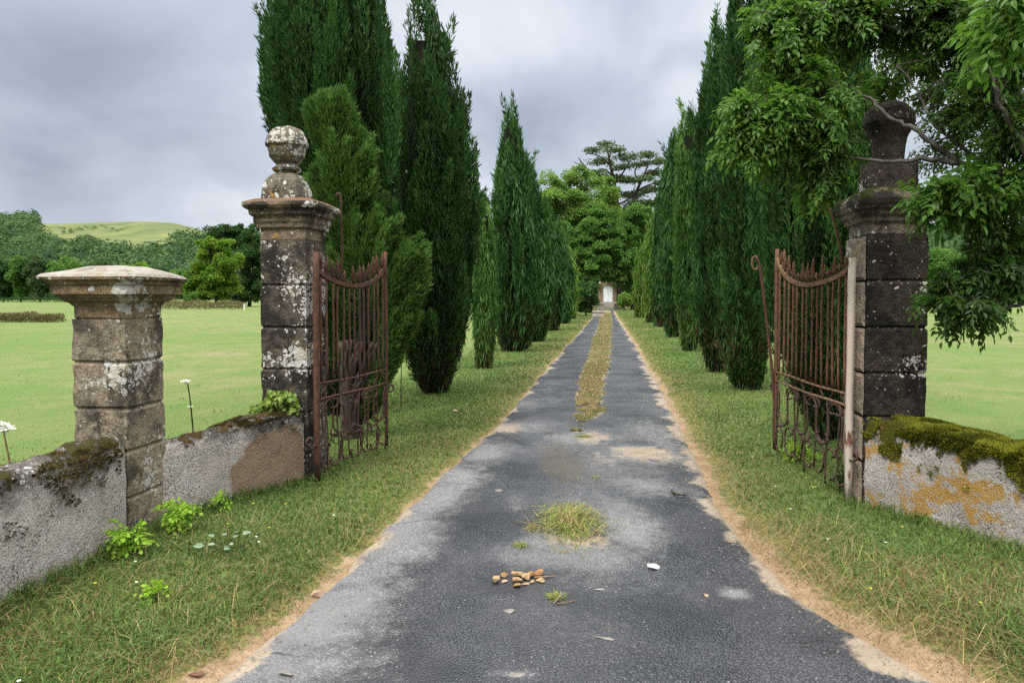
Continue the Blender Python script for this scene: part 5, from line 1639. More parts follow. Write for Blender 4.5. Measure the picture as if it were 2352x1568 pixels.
    crown_leaves(mb, [(1396, 642, 24, 8), (1374, 655, 8, 12), (1415, 655, 8, 14)], 1600, Y - .2, .16, clump=.4)
    mb.build('foliage', LM['mid'], r_)
    mb = MB()
    m = 60
    q = P(rng.uniform(1376, 1418, m), rng.uniform(638, 652, m), Y - 1.6)
    kites(mb, q, rand_dirs(m), rand_dirs(m), .16, .16, 0.5)
    tb = NT('rose_petal'); mb.build('blossom', tb.pbr((0.75, 0.62, 0.55), .8), r_)
    mb = MB()
    tube(mb, smooth_path([P(1413, 700, Y - .3), P(1412, 675, Y - .3), P(1408, 650, Y - .3), P(1390, 645, Y - .3)], 4), .03, 5)
    mb.build('stem', BK_DARK, r_)
build_house()

# ------------------------------------------------------------------ overhanging broadleaf tree on the right
OH = leafmat('overhang_leaf', (0.009, 0.032, 0.006), (0.096, 0.195, 0.026), 0.42, 0.42, 0.22)
TWIG = bark('twig_bark', (0.075, 0.062, 0.045), (0.040, 0.032, 0.024), 18)
LIMB = bark('limb_bark', (0.115, 0.105, 0.092), (0.060, 0.052, 0.044), 16)

def compound_leaves(mb, base, d, nrm, L, tint, pairs=4, lw=0.030, ll=0.065, mat=0, droop=0.35, stalk=0.0012):
    """pinnate leaves: a thin rachis with paired leaflets and one at the tip"""
    N = len(base)
    d = norm(d); side = norm(np.cross(d, nrm)); up = norm(np.cross(side, d))
    L = np.broadcast_to(L, (N,))
    down = np.array([0, 0, -1.0])
    B, D, NN, LL, WW, T = [], [], [], [], [], []
    def at(t):
        return base + d * (L * t)[:, None] + down * (L * droop * t * t)[:, None]
    for k in range(pairs):
        t = 0.28 + 0.68 * k / max(1, pairs - 0.3)
        p = at(t)
        tang = norm(d + down * 2 * droop * t)
        for s in (-1, 1):
            q = p + side * s * 0.004 + rng.normal(size=(N, 3)) * 0.006
            B.append(q)
            D.append(tang * 0.55 + side * s * 0.85 + rng.normal(size=(N, 3)) * 0.18 + down * 0.20)
            NN.append(up + rng.normal(size=(N, 3)) * 0.25)
            sc_ = (0.75 + 0.35 * math.sin(math.pi * (0.2 + 0.7 * t))) * (0.8 + 0.4 * rng.random(N))
            LL.append(ll * sc_); WW.append(lw * sc_); T.append(tint + 0.12 * (rng.random(N) - .5))
    p = at(1.0)
    B.append(p); D.append(norm(d + down * 2 * droop)); NN.append(up + rng.normal(size=(N, 3)) * .2); LL.append(ll * (0.9 + .4 * rng.random(N))); WW.append(lw * (0.9 + .4 * rng.random(N))); T.append(tint)
    leaves(mb, np.concatenate(B), np.concatenate(D), np.concatenate(NN), np.concatenate(LL), np.concatenate(WW), np.clip(np.concatenate(T), 0, 1), mat)
    # rachis as a slim ribbon
    a, m, e = at(0.0), at(0.5), at(1.0)
    w = side * 0.0016
    v = np.stack([a - w, a + w, m + w, m - w, e + w * .5, e - w * .5], 1).reshape(-1, 3)
    k = np.arange(N)[:, None] * 6
    mb.add(v, [k + np.array([[0, 1, 2, 3]]), k + np.array([[3, 2, 4, 5]])], mat, 0.6)

def build_overhang():
    tb = P(2640, 1100, 5.2); tb[2] = 0
    root = thing('broadleaf_tree', tb, 'leafy tree with compound leaves overhanging the blackened pillar and the mossy wall', 'tree')
    mb = MB()
    trunk = smooth_path([tb + [0, 0, -.2], tb + [.03, 0, .9], tb + [-.04, .05, 1.9], tb + [.02, .05, 3.0], tb + [-.05, .1, 4.2], tb + [.05, .2, 5.6]], 6)
    tube(mb, trunk, np.linspace(.17, .07, len(trunk)), 12, jit=.12)
    mb.build('trunk', LIMB, root, smooth=True)
    def tp(z): return trunk[int(np.argmin(abs(trunk[:, 2] - z)))]
    limbs = [
        ([tp(2.1), P(2450, 330, 5.0), P(2352, 232, 4.8), P(2270, 145, 4.75), P(2200, 85, 4.8), P(2130, 20, 4.9), P(2075, -50, 5.0)], .058, .018),
        ([P(2200, 85, 4.8), P(2120, 80, 4.9), P(2040, 62, 5.0), P(1985, 40, 5.05), P(1900, 10, 5.1), P(1820, 40, 5.15), P(1780, 110, 5.2)], .020, .005),
        ([tp(1.9), P(2440, 440, 4.9), P(2330, 410, 4.7), P(2215, 378, 4.7), P(2140, 365, 4.8), P(2050, 372, 4.9), P(1960, 362, 5.0), P(1890, 356, 5.05)], .034, .005),
        ([P(2215, 378, 4.7), P(2150, 335, 4.75), P(2090, 290, 4.8), P(2035, 262, 4.85), P(1990, 220, 4.9), P(1950, 215, 4.95), P(1850, 235, 5.0), P(1740, 270, 5.0)], .020, .004),
        ([P(2300, 400, 4.7), P(2200, 330, 4.7), P(2140, 280, 4.75), P(2110, 215, 4.8), P(2060, 150, 4.85)], .016, .005),
        ([tp(1.7), P(2480, 620, 4.9), P(2352, 588, 4.7), P(2290, 586, 4.65), P(2240, 570, 4.65), P(2210, 535, 4.65), P(2185, 510, 4.65), P(2172, 468, 4.65)], .024, .006),
        ([P(2290, 586, 4.65), P(2240, 610, 4.6), P(2190, 650, 4.6), P(2150, 700, 4.6)], .010, .004),
        ([tp(1.35), P(2480, 690, 4.6), P(2352, 697, 4.45), P(2300, 708, 4.4), P(2250, 712, 4.4), P(2200, 700, 4.4)], .016, .005),
        ([tp(2.4), P(2420, 420, 4.4), P(2330, 300, 4.2), P(2290, 220, 4.15), P(2275, 150, 4.1)], .024, .006),
        ([tp(2.6), P(2440, 200, 4.0), P(2340, 60, 3.4), P(2290, 0, 3.2), P(2255, -40, 3.1)], .022, .006),
        ([tp(2.2), P(2400, 380, 4.6), P(2320, 390, 4.4), P(2230, 440, 4.35), P(2160, 455, 4.35)], .016, .004),
    ]
    paths = []
    for pts, r0, r1 in limbs:
        q = smooth_path(np.array(pts), 6)
        q[1:-1] += rng.normal(size=(len(q) - 2, 3)) * .006
        m = MB()
        tube(m, q, np.linspace(r0, r1, len(q)), 8, jit=.15)
        m.build('branch', LIMB, root, smooth=True)
        paths.append(q)
    allp = np.concatenate(paths)
    # foliage masses: px, py, distance, rx, ry, twigs, leaves per twig, tint (low paints dark silhouettes against the sky), leaflet size factor
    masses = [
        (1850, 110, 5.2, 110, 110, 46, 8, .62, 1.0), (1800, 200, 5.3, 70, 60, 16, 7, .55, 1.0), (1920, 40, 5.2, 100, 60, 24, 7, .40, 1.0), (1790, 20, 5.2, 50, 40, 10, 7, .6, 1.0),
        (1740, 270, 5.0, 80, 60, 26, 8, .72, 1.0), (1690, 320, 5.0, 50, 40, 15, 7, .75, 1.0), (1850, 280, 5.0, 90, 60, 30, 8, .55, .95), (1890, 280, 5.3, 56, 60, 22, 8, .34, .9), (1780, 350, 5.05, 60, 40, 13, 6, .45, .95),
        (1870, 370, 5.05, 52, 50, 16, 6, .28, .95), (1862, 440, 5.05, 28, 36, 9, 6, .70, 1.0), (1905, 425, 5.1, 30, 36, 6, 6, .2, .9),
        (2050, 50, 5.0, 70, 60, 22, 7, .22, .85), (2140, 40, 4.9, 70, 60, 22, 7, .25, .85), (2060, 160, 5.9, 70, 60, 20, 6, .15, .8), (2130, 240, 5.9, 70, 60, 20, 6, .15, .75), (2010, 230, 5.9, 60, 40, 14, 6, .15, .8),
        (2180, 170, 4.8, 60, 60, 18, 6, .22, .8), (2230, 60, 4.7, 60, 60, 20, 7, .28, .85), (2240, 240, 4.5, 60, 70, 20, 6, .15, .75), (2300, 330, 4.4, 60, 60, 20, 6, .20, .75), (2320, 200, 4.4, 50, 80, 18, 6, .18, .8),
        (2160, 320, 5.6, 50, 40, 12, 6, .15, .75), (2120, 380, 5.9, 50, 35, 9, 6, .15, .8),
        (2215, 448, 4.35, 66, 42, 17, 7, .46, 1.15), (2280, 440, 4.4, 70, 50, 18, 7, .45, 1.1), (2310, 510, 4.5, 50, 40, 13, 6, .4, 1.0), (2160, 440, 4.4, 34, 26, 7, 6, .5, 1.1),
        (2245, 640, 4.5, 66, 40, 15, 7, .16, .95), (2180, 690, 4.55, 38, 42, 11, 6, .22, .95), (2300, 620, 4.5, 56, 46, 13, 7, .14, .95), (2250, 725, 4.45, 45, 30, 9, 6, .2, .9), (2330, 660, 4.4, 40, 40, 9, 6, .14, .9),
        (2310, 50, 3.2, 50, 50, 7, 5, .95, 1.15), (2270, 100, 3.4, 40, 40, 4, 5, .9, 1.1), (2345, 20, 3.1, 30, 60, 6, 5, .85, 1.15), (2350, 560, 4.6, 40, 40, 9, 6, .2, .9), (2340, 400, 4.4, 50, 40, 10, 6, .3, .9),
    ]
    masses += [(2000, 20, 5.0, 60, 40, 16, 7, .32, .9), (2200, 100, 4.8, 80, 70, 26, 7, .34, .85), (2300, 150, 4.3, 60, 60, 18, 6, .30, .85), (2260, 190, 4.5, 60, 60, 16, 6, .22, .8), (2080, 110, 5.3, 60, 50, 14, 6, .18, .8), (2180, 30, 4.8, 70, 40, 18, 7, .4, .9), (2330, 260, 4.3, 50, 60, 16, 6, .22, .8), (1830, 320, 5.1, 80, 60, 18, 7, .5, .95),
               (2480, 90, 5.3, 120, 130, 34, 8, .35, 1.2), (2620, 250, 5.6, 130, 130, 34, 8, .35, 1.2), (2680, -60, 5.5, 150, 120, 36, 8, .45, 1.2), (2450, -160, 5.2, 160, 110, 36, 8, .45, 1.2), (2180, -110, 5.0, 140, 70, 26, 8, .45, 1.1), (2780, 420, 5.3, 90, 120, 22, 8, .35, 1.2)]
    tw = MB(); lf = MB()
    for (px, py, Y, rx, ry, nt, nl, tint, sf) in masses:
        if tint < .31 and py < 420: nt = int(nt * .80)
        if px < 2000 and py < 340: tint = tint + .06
        sf = sf * .76; nt = int(nt * 1.15); nl = nl + 1
        k = Y / FPX
        c = P(px, py, Y)
        for _ in range(nt):
            e = c + rand_dirs(1)[0] * rng.random() ** .55 * np.array([rx * k, max(rx, ry) * k * .9, ry * k]) * 1.22
            # grow the twig from the nearest limb or from within the mass
            j = np.argmin(np.linalg.norm(allp - e, axis=1) + 0.25 * rng.random(len(allp)))
            s0 = allp[j]
            if np.linalg.norm(e - s0) > 0.55:
                s0 = e + (s0 - e) / np.linalg.norm(s0 - e) * 0.5
            mid = (s0 + e) / 2 + np.array([0, 0, .05]) + rng.normal(size=3) * .03
            q = smooth_path([s0, mid, e], 4)
            tube(lf, q, np.linspace(.0045, .0018, len(q)), 5, mat=1, caps=False)
            t = 0.35 + 0.65 * rng.random(nl); t[-1] = 1.0
            i = np.minimum((t * (len(q) - 1)).astype(int), len(q) - 1)
            ax = norm(e - s0)
            dirv = ax * 0.75 + rng.normal(size=(nl, 3)) * 0.60 + np.array([0, -0.10, -0.42])
            nrm = np.array([0, 0, 1.0]) + rng.normal(size=(nl, 3)) * .45 + np.array([0, -.25, 0])
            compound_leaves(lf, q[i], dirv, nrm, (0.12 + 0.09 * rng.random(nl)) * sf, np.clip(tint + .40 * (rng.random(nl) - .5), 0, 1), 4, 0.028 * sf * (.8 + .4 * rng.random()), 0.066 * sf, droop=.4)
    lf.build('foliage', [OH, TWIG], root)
build_overhang()

# ------------------------------------------------------------------ weeds and small plants
WEED = leafmat('weed_leaf', (0.090, 0.190, 0.012), (0.250, 0.410, 0.030), 0.35, 0.5, 0.3)
IVY = leafmat('ivy_leaf', (0.055, 0.120, 0.012), (0.190, 0.270, 0.035), 0.3, 0.45, 0.4)
PALE = leafmat('silvery_leaf', (0.10, 0.16, 0.09), (0.24, 0.31, 0.20), 0.2, 0.5, 0.3)
SHRUBM = leafmat('shrub_leaf', (0.035, 0.062, 0.014), (0.090, 0.125, 0.035), 0.3)
STALK = bark('dry_stalk', (0.20, 0.14, 0.07), (0.13, 0.085, 0.04), 30)
STALKD = bark('dark_stalk', (0.05, 0.036, 0.02), (0.03, 0.022, 0.014), 30)
STRAW = colmat('straw_blade', 0.2, 0.8)

def pinnate_weed(label, px, py, h, n, name='leafy_weed', cat='weed', Lf=0.20, ll=.045, lw=.028, pairs=5, mat=None, spread=.7, off=(0, 0), tint=.65, z=None):
    b = G(px, py) + np.array([off[0], off[1], 0])
    b[2] = float(ground_z(b[0], b[1])) if z is None else z
    root = thing(name, b, label, cat)
    st = MB(); lf = MB()
    for k in range(n):
        a = rng.random() * 2 * math.pi
        if math.sin(a) > .5 and z is None: a = -a
        out = np.array([math.cos(a), math.sin(a), 0]) * spread * h * (.3 + .7 * rng.random())
        top = b + out * .6 + np.array([0, 0, h * (.45 + .6 * rng.random())])
        q = smooth_path([b + [0, 0, -.02], b + out * .15 + [0, 0, h * .35], top], 4)
        tube(st, q, np.linspace(.0045, .002, len(q)), 5, caps=False)
        dirv = np.stack([norm(out + rng.normal(size=3) * .15 * h + np.array([0, 0, .03]))] * 3) + rng.normal(size=(3, 3)) * .45
        compound_leaves(lf, q[[-1, -2, -4]], dirv, np.array([0, -.25, 1.0]) + rng.normal(size=(3, 3)) * .25, Lf * (.7 + .5 * rng.random(3)), tint + .35 * (rng.random(3) - .5), pairs, lw, ll, droop=.35)
    st.build('stem', SHRUBM, root)
    lf.build('foliage', mat or WEED, root)
    return root
pinnate_weed('bright lime-green weed with fern-like leaves at the left foot of the low pillar', 305, 1285, .17, 9, Lf=.15, ll=.034, lw=.022, spread=.55)
pinnate_weed('taller bright lime-green weed growing in the corner right of the low pillar', 418, 1228, .20, 8, Lf=.13, ll=.034, lw=.022, spread=.38)
pinnate_weed('small yellow-green sapling against the foot of the short grey wall', 522, 1182, .16, 4, Lf=.10, ll=.026, lw=.016, spread=.4)
pinnate_weed('tiny bright green sprig in the grass below the lime-green weeds', 360, 1392, .07, 4, Lf=.09, ll=.025, lw=.016, pairs=3)
pinnate_weed('mound of bright green feathery weed under the open right gate', 1835, 1062, .14, 16, Lf=.16, ll=.026, lw=.014, pairs=7, name='feathery_weed', tint=.7)
pinnate_weed('grey-green scrubby shrub at the foot of the pale hinge post of the right gate', 1928, 1135, .30, 18, Lf=.10, ll=.020, lw=.010, pairs=4, mat=SHRUBM, name='scrub_shrub', cat='shrub', spread=.5, tint=.5)

def ivy():
    b = np.array([LT[0] - .25, LT[1] - .05, 0.63])
    root = thing('ivy_plant', b, 'bright green ivy spreading over the wall top at the foot of the ball-topped pillar', 'ivy')
    mb = MB(); st = MB()
    n = 330
    u = rng.random(n)
    f0 = LT + loc2(-S_T - .05, -.02)
    x = -S_T - .06 + (S_T - .02) * u
    hgt = (0.05 + 0.17 * np.exp(-((u - .55) / .22) ** 2) + .12 * np.exp(-((u - .86) / .12) ** 2)) * rng.random(n) ** .8
    y = -.025 - .03 * rng.random(n) - np.where(rng.random(n) < .35, .10 * rng.random(n), 0)
    q = rot(np.stack([x, y, 0 * x], -1)) + np.array([*LT, 0])
    q[:, 2] = .64 + hgt
    leaves(mb, q, np.array([0, -.4, -.55]) + .7 * rand_dirs(n), np.array([0, -1.0, .6]) + .5 * rand_dirs(n), .035 + .02 * rng.random(n), .034 + .016 * rng.random(n), np.clip(.3 + .7 * rng.random(n), 0, 1))
    for k in range(10):
        i = rng.integers(0, n, 1)[0]
        tube(st, smooth_path([np.array([q[i, 0] + .05, q[i, 1], .62]), (q[i] + [0.02, 0, .62]) * [.5, .5, .5] + [q[i, 0] * .5, q[i, 1] * .5, 0], q[i]], 3), .003, 5, caps=False)
    st.build('stem', SHRUBM, root); mb.build('foliage', IVY, root)
ivy()

def rosette():
    b = G(515, 1288); b[2] = float(ground_z(b[0], b[1]))
    root = thing('broadleaf_weed', b, 'low weed with pale silvery-green oval leaves lying in the left verge', 'weed')
    mb = MB(); st = MB()
    for px, py, a, L in ((470, 1296, 3.4, .085), (492, 1276, 2.6, .085), (512, 1268, 1.5, .07), (535, 1275, .9, .06), (556, 1268, .5, .075), (515, 1300, -.6, .07), (495, 1290, 3.8, .06), (540, 1262, 1.1, .05), (528, 1290, 5.6, .055)):
        p = G(px, py); p[2] = b[2] + .075 + .02 * rng.random()
        d = np.array([[math.cos(a), math.sin(a), .1]])
        leaves(mb, p[None], d, np.array([[.7 * rng.normal(), -.9, 1.0]]), L * .8, L * .42, .3 + .7 * rng.random(), fold=.1)
        tube(st, smooth_path([b, (b + p) / 2 + [0, 0, .03], p], 3), .0025, 5, caps=False)
    n = 60
    q = b + rng.normal(size=(n, 3)) * [.13, .07, 0] + [0, 0, .06]
    leaves(mb, q, rand_dirs(n) + [0, 0, .2], np.array([0, -.4, 1.0]) + .3 * rand_dirs(n), .035, .022, 0.0, mat=1)
    st.build('stem', SHRUBM, root); mb.build('foliage', [PALE, SHRUBM], root)
rosette()

def flower_stalk(label, pts, Y, dark, heads):
    q = smooth_path([P(a, c, Y) for a, c in pts], 5)
    base = q[0].copy(); base[2] = 0
    root = thing('flower_stalk', base, label, 'flower stalk')
    q = np.vstack([base, q])
    m = MB(); tube(m, q, np.linspace(.008, .005, len(q)), 6, jit=.2); m.build('stem', STALKD if dark else STALK, root)
    for hx, hy, r in heads:
        c = P(hx, hy, Y)
        m = MB()
        n = 70
        d = rand_dirs(n); d[:, 2] = abs(d[:, 2]) * .35
        kites(m, c + d * r * rng.random((n, 1)), d + .4 * rand_dirs(n), np.array([0, -.5, 1.0]) + .4 * rand_dirs(n), r * .4, r * .3, .5)
        for k in range(7):
            tube(m, np.array([c - [0, 0, r * .7], c + d[k] * r * .8]), .0015, 4, 1 if False else 0, caps=False)
        m.build('flower_head', PETAL, root)
_t = NT('white_umbel'); PETAL = _t.pbr((0.62, 0.62, 0.55), .8)
flower_stalk('dark dry stalk with small white flower heads standing behind the short grey wall', [(447, 1030), (443, 985), (438, 930), (431, 880)], 5.9, True, [(427, 876, .035), (437, 934, .022)])
flower_stalk('tan leaning stalk with a flat white flower head at the left edge of the picture', [(26, 1090), (22, 1060), (14, 1020), (8, 990)], 4.6, False, [(10, 985, .06), (0, 975, .04)])
flower_stalk('thin dry cane standing in the grass between the left gate and the twin-topped cypress', [(921, 925), (921, 890), (922, 850), (922, 815)], 10.0, True, [])

def tuft(label, px, py, n, rad, h, dry, name='grass_tuft', cat='grass tuft', ell=1.0, lean=.9):
    b = G(px, py)
    b[2] = .022
    x = b[0] + rng.normal(size=n) * rad * .45
    y = b[1] + rng.normal(size=n) * rad * .45 * ell
    k = rng.random((n, 1))
    isd = rng.random((n, 1)) < dry
    col = np.where(isd, DRY[rng.integers(0, 2, n)] * (.8 + .6 * k), np.array([.15, .21, .04]) * (.7 + .8 * k))
    mb = MB()
    hh = h * (.35 + .75 * rng.random(n)) * np.exp(-((x - b[0]) ** 2 + ((y - b[1]) / ell) ** 2) / (rad * 1.1) ** 2)
    blades(mb, x, y, 0 * x + .022, np.maximum(hh, .012), 0 * x + .0055, lean * (.4 + 1.0 * rng.random(n)), col)
    o = mb.build(name, STRAW, None, origin=b)
    tag(o, label, cat)
tuft('large tuft of long green and straw grass growing in the middle of the drive', 1312, 1212, 1300, .26, .17, .50, ell=1.9, lean=1.6)
tuft('low mossy fringe of dry grass at the left foot of the large tuft', 1225, 1222, 300, .09, .05, .8)
tuft('small yellowish grass tuft to the left of and below the large tuft', 1196, 1262, 240, .07, .05, .35)
tuft('flat strip of short dry grass just below the large tuft', 1290, 1275, 260, .10, .03, .8, ell=.5)
tuft('yellow grass tuft with dry twigs sticking out below the pile of tan stones', 1278, 1383, 300, .055, .06, .45)
tuft('little yellow-green grass sprout alone on the wet asphalt', 1398, 1452, 130, .03, .02, .4)
tuft('first short green tuft before the grass ridge begins', 1340, 1008, 300, .13, .06, .3, ell=.7)
tuft('small green tuft between the ridge and the large tuft, right one of two', 1370, 1102, 120, .07, .035, .3, ell=.6)
tuft('faint yellow tuft between the ridge and the large tuft, left one of two', 1325, 1104, 90, .06, .03, .6, ell=.6)

# ------------------------------------------------------------------ stones and litter on the ground
def stonemat(name, a, b, c=None):
    t = NT(name)
    col = t.mix(t.rng(t.noise(25, 5, .65), .35, .65), a, b)
    if c: col = t.mix(t.rng(t.noise(60, 3), .55, .7, 0, .7), col, c)
    return t.pbr(col, .9, t.bump(t.noise(70, 4), .5, .01), .2)
ST_TAN = stonemat('tan_stone', (0.27, 0.175, 0.085), (0.33, 0.24, 0.14), (0.12, 0.065, 0.028))
ST_ORG = stonemat('orange_stone', (0.185, 0.095, 0.036), (0.24, 0.14, 0.065), (0.09, 0.045, 0.018))
ST_PINK = stonemat('pink_stone', (0.36, 0.24, 0.17), (0.29, 0.21, 0.155))
ST_WHITE = stonemat('white_stone', (0.28, 0.27, 0.25), (0.38, 0.37, 0.35), (0.25, 0.24, 0.22))
ST_GREY = stonemat('grey_stone', (0.13, 0.12, 0.105), (0.19, 0.175, 0.155))
def rock(label, px, py, w, d, h, mat, seed, ang=0.0, name='stone', cat='stone', group=None, z=None, flat=.5):
    b = G(px, py)
    b[2] = (float(ground_z(b[0], b[1])) if drive_dist(b[0], b[1]) > 0.02 else .022) if z is None else z
    d_ = []
    nu, nv = 18, 11
    a = np.arange(nu) * 2 * np.pi / nu
    e = np.linspace(-np.pi / 2, np.pi / 2, nv)
    A_, E_ = np.meshgrid(a, e)
    v = np.stack([np.cos(A_) * np.cos(E_), np.sin(A_) * np.cos(E_), np.sin(E_)], -1).reshape(-1, 3)
    v = np.sign(v) * abs(v) ** .55
    # chip flat facets
    r2 = np.random.default_rng(seed)
    for _ in range(11):
        nn = norm(r2.normal(size=3)); lim = r2.uniform(.45, .85)
        q = v @ nn
        v = v - np.maximum(q - lim, 0)[:, None] * nn
    v = v * (1 + .16 * (fbm(v * 2.3 + seed, seed, 3) - .5)[:, None])
    v = v * np.array([w / 2, d / 2, h / 2])
    ca, sa = math.cos(ang), math.sin(ang)
    v = np.stack([v[:, 0] * ca - v[:, 1] * sa, v[:, 0] * sa + v[:, 1] * ca, v[:, 2]], -1) + b + np.array([0, 0, h * .42])
    mb = MB(); mb.add(v, grid_faces(nu, nv, True))
    o = mb.build(name, mat, None, origin=b)
    tag(o, label, cat, group)
GS = 'tan stones lying in a heap on the drive'
for k, (l, px, py, w, d, h, m, z) in enumerate((
    ('rounded yellowish stone at the left end of the stone heap', 1139, 1346, .062, .055, .050, ST_TAN, None),
    ('small pale chip beside the rounded stone in the heap', 1159, 1345, .042, .03, .018, ST_PINK, None),
    ('dark orange stone behind the pale chip in the heap', 1157, 1332, .05, .04, .03, ST_ORG, None),
    ('long pale-topped stone in the back row of the heap', 1190, 1333, .085, .05, .042, ST_TAN, None),
    ('tan wedge-shaped stone in the middle of the heap', 1187, 1344, .060, .05, .038, ST_TAN, None),
    ('upright squarish tan stone right of the wedge in the heap', 1207, 1340, .050, .05, .052, ST_TAN, None),
    ('brown-sided stone behind the squarish one in the heap', 1222, 1334, .045, .05, .048, ST_ORG, None),
    ('upper orange stone at the right end of the heap', 1239, 1332, .055, .05, .046, ST_ORG, None),
    ('flat tan stone at the right end of the heap, under the orange one', 1241, 1345, .068, .04, .026, ST_TAN, None),
    ('orange sliver lying in front of the heap', 1185, 1356, .062, .03, .022, ST_ORG, None),
    ('flat yellow chip right of the orange sliver in front of the heap', 1205, 1352, .060, .03, .015, ST_TAN, None),
    ('small dark-edged stone between the squarish and flat stones of the heap', 1222, 1347, .028, .03, .022, ST_TAN, None))):
    rock(l, px, py, w, d, h, m, 201 + k, .4 * math.sin(k * 2.1), group=GS, z=z)
rock('pinkish stone on the sandy left edge of the drive', 729, 1362, .085, .06, .045, ST_PINK, 231, .3)
rock('flat white lump on the right half of the drive', 1500, 1311, .085, .10, .022, ST_WHITE, 233, -.5)
rock('flat beige stone sunk in the wet asphalt below the heap', 1170, 1414, .085, .05, .012, ST_GREY, 235, -.2)
rock('small tan chip on the right of the drive', 1622, 1377, .03, .035, .014, ST_TAN, 237, .5)
rock('pale beige slab at the bottom edge of the drive', 1192, 1562, .10, .04, .012, ST_GREY, 239, .1)
rock('small white stone at the far left verge near the gate', 1046, 951, .10, .08, .05, ST_PINK, 241, .1)
rock('pale flat chip left of the large tuft on the wet asphalt', 1146, 1133, .085, .08, .012, ST_GREY, 243, .2)
rock('thin white splinter lying right of the stone heap', 1378, 1364, .075, .02, .010, ST_WHITE, 245, .1)
rock('long pale splinter below the little grass sprout', 1388, 1478, .10, .022, .012, ST_GREY, 247, -.25)
rock('reddish brick fragment half buried in the bottom left verge', 452, 1548, .08, .05, .02, stonemat('brick_piece', (0.10, 0.045, 0.030), (0.13, 0.07, 0.048)), 249, .4, name='brick_fragment', cat='brick')
rock('tan broken stone at the bottom left edge of the drive', 658, 1560, .08, .025, .014, ST_GREY, 251, -.2)
def stick(label, pts, r, mat, name='twig', cat='twig'):
    q = smooth_path([G(a, c, z) for a, c, z in pts], 4)
    mb = MB(); tube(mb, q, np.linspace(r, r * .5, len(q)), 6, jit=.4)
    tag(mb.build(name, mat, None, origin=q[0]), label, cat)
stick('short blackened stick on the right of the drive near the sandy edge', [(1543, 1126, .035), (1552, 1133, .04), (1566, 1136, .035), (1575, 1136, .03)], .011, STALKD)
stick('dry grey twigs sticking out of the left side of the large tuft', [(1270, 1225, .03), (1235, 1205, .06), (1205, 1200, .05), (1185, 1195, .04)], .004, STALK)
stick('forked pale twig by the yellow tuft below the heap', [(1272, 1385, .03), (1285, 1370, .05), (1300, 1358, .06)], .004, ST_GREY)
stick('curled pale straw at the right of the yellow tuft below the heap', [(1280, 1386, .03), (1305, 1382, .035), (1322, 1378, .03)], .004, STALK)
stick('orange-brown twig lying behind the right end of the stone heap', [(1228, 1325, .03), (1250, 1324, .035), (1272, 1322, .03)], .006, ST_ORG)
# loose stone chips and crumbs scattered on the asphalt
def chips():
    n = 2600
    y = 2.2 + 7 * rng.random(n) ** 1.4
    u = rng.random(n)
    e = rng.random(n) < .55
    u = np.where(e, np.where(rng.random(n) < .6, 1 - .16 * rng.random(n) ** 1.5, .14 * rng.random(n) ** 1.5), u)
    x = xl(y) + (xr(y) - xl(y)) * u
    s = .0022 + .0075 * rng.random(n) ** 4
    base = np.array([[1, 0, 0], [-.5, .87, 0], [-.5, -.87, 0], [0, 0, .9]])
    mb = MB()
    V = base[None] * s[:, None, None] * (0.6 + .8 * rng.random((n, 4, 1)))
    a = rng.random(n) * 6.28
    ca, sa = np.cos(a)[:, None], np.sin(a)[:, None]
    V = np.stack([V[:, :, 0] * ca - V[:, :, 1] * sa, V[:, :, 0] * sa + V[:, :, 1] * ca, V[:, :, 2]], -1) + np.stack([x, y, 0 * x + .022], -1)[:, None]
    k = np.arange(n)[:, None] * 4
    f = np.concatenate([k + np.array([[0, 1, 3]]), k + np.array([[1, 2, 3]]), k + np.array([[2, 0, 3]])])
    mb.add(V.reshape(-1, 3), f)
    tag(mb.build('gravel', ST_GREY), 'loose pale gravel crumbs scattered over the asphalt', 'gravel', kind='stuff')
chips()
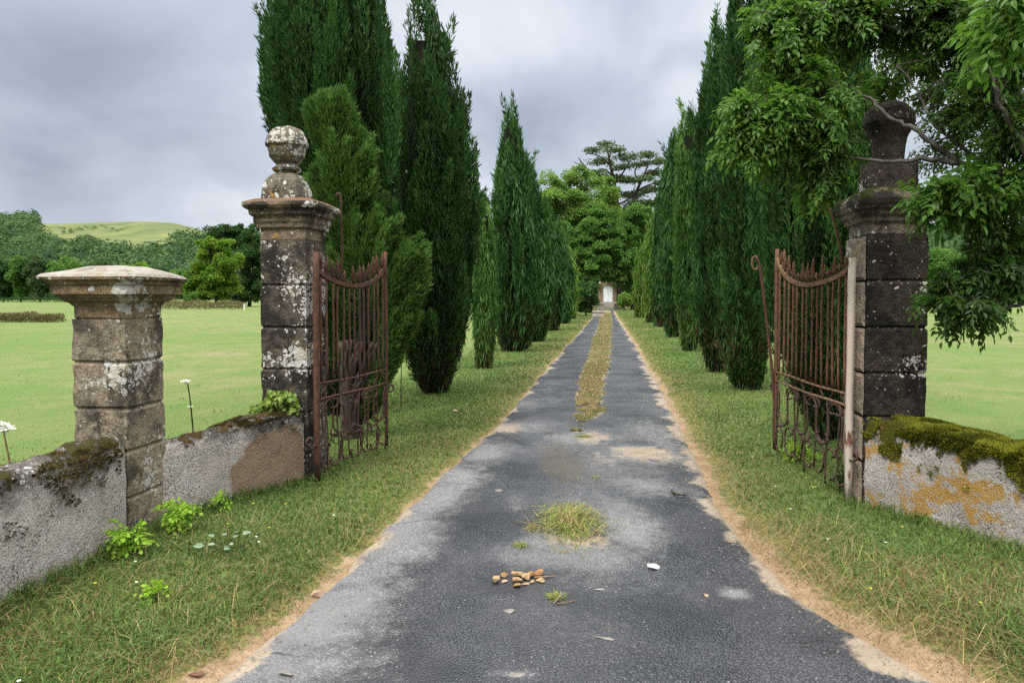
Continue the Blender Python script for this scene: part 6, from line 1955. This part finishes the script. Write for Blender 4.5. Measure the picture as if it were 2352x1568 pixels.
# long dry straws and dead stems lying over the two verges near the camera
def straws():
    mb = MB()
    n = 2000
    y = 2.3 + 2.6 * rng.random(n)
    right = rng.random(n) < .74
    x = np.where(right, xr(y) + .10 + .75 * rng.random(n) ** 1.3, xl(y) - .10 - 1.3 * rng.random(n))
    keep = ~blocked(x, y)
    x, y = x[keep], y[keep]; m = len(x)
    col = DRY[rng.integers(0, 3, m)] * (.75 + .7 * rng.random((m, 1)))
    blades(mb, x, y, ground_z(x, y) + .01, .07 + .13 * rng.random(m), .0028 + 0 * x, 1.1 + 1.0 * rng.random(m), col)
    tag(mb.build('dry_grass', STRAW), 'long dry straw-coloured grass lying along both edges of the drive', 'grass', kind='stuff')
    # tiny yellow and white meadow flowers in the verge
    n = 46
    y = 2.6 + 6 * rng.random(n); x = np.where(rng.random(n) < .5, xl(y) - .3 - 1.0 * rng.random(n), xr(y) + .3 + .9 * rng.random(n))
    keep = ~blocked(x, y); x, y = x[keep], y[keep]; n = len(x)
    mb = MB()
    q = np.stack([x, y, ground_z(x, y) + .075], -1)
    wh = rng.random(n) < .45
    col = np.where(wh[:, None], np.array([.65, .65, .6]), np.array([.60, .50, .03]))
    for k in range(5):
        a = k * 1.257
        kites(mb, q, np.tile([math.cos(a), math.sin(a), .25], (n, 1)), np.tile([0, 0, 1.0], (n, 1)), .010, .009, .5, 0, col)
    tag(mb.build('meadow_flowers', STRAW), 'tiny yellow and white flowers dotted through the verge grass', 'flowers', kind='stuff')
straws()

# ------------------------------------------------------------------ render settings
sc.view_settings.view_transform = 'Standard'
sc.view_settings.look = 'None'
sc.view_settings.exposure = 1.3
sc.view_settings.gamma = 1.0
sc.cycles.max_bounces = 6
sc.cycles.diffuse_bounces = 3
sc.cycles.glossy_bounces = 2
sc.cycles.transmission_bounces = 3
sc.cycles.use_denoising = False
sc.cycles.denoiser = 'OPENIMAGEDENOISE'
sc.cycles.denoising_input_passes = 'RGB_ALBEDO_NORMAL'
sc.cycles.sample_clamp_indirect = 4.0
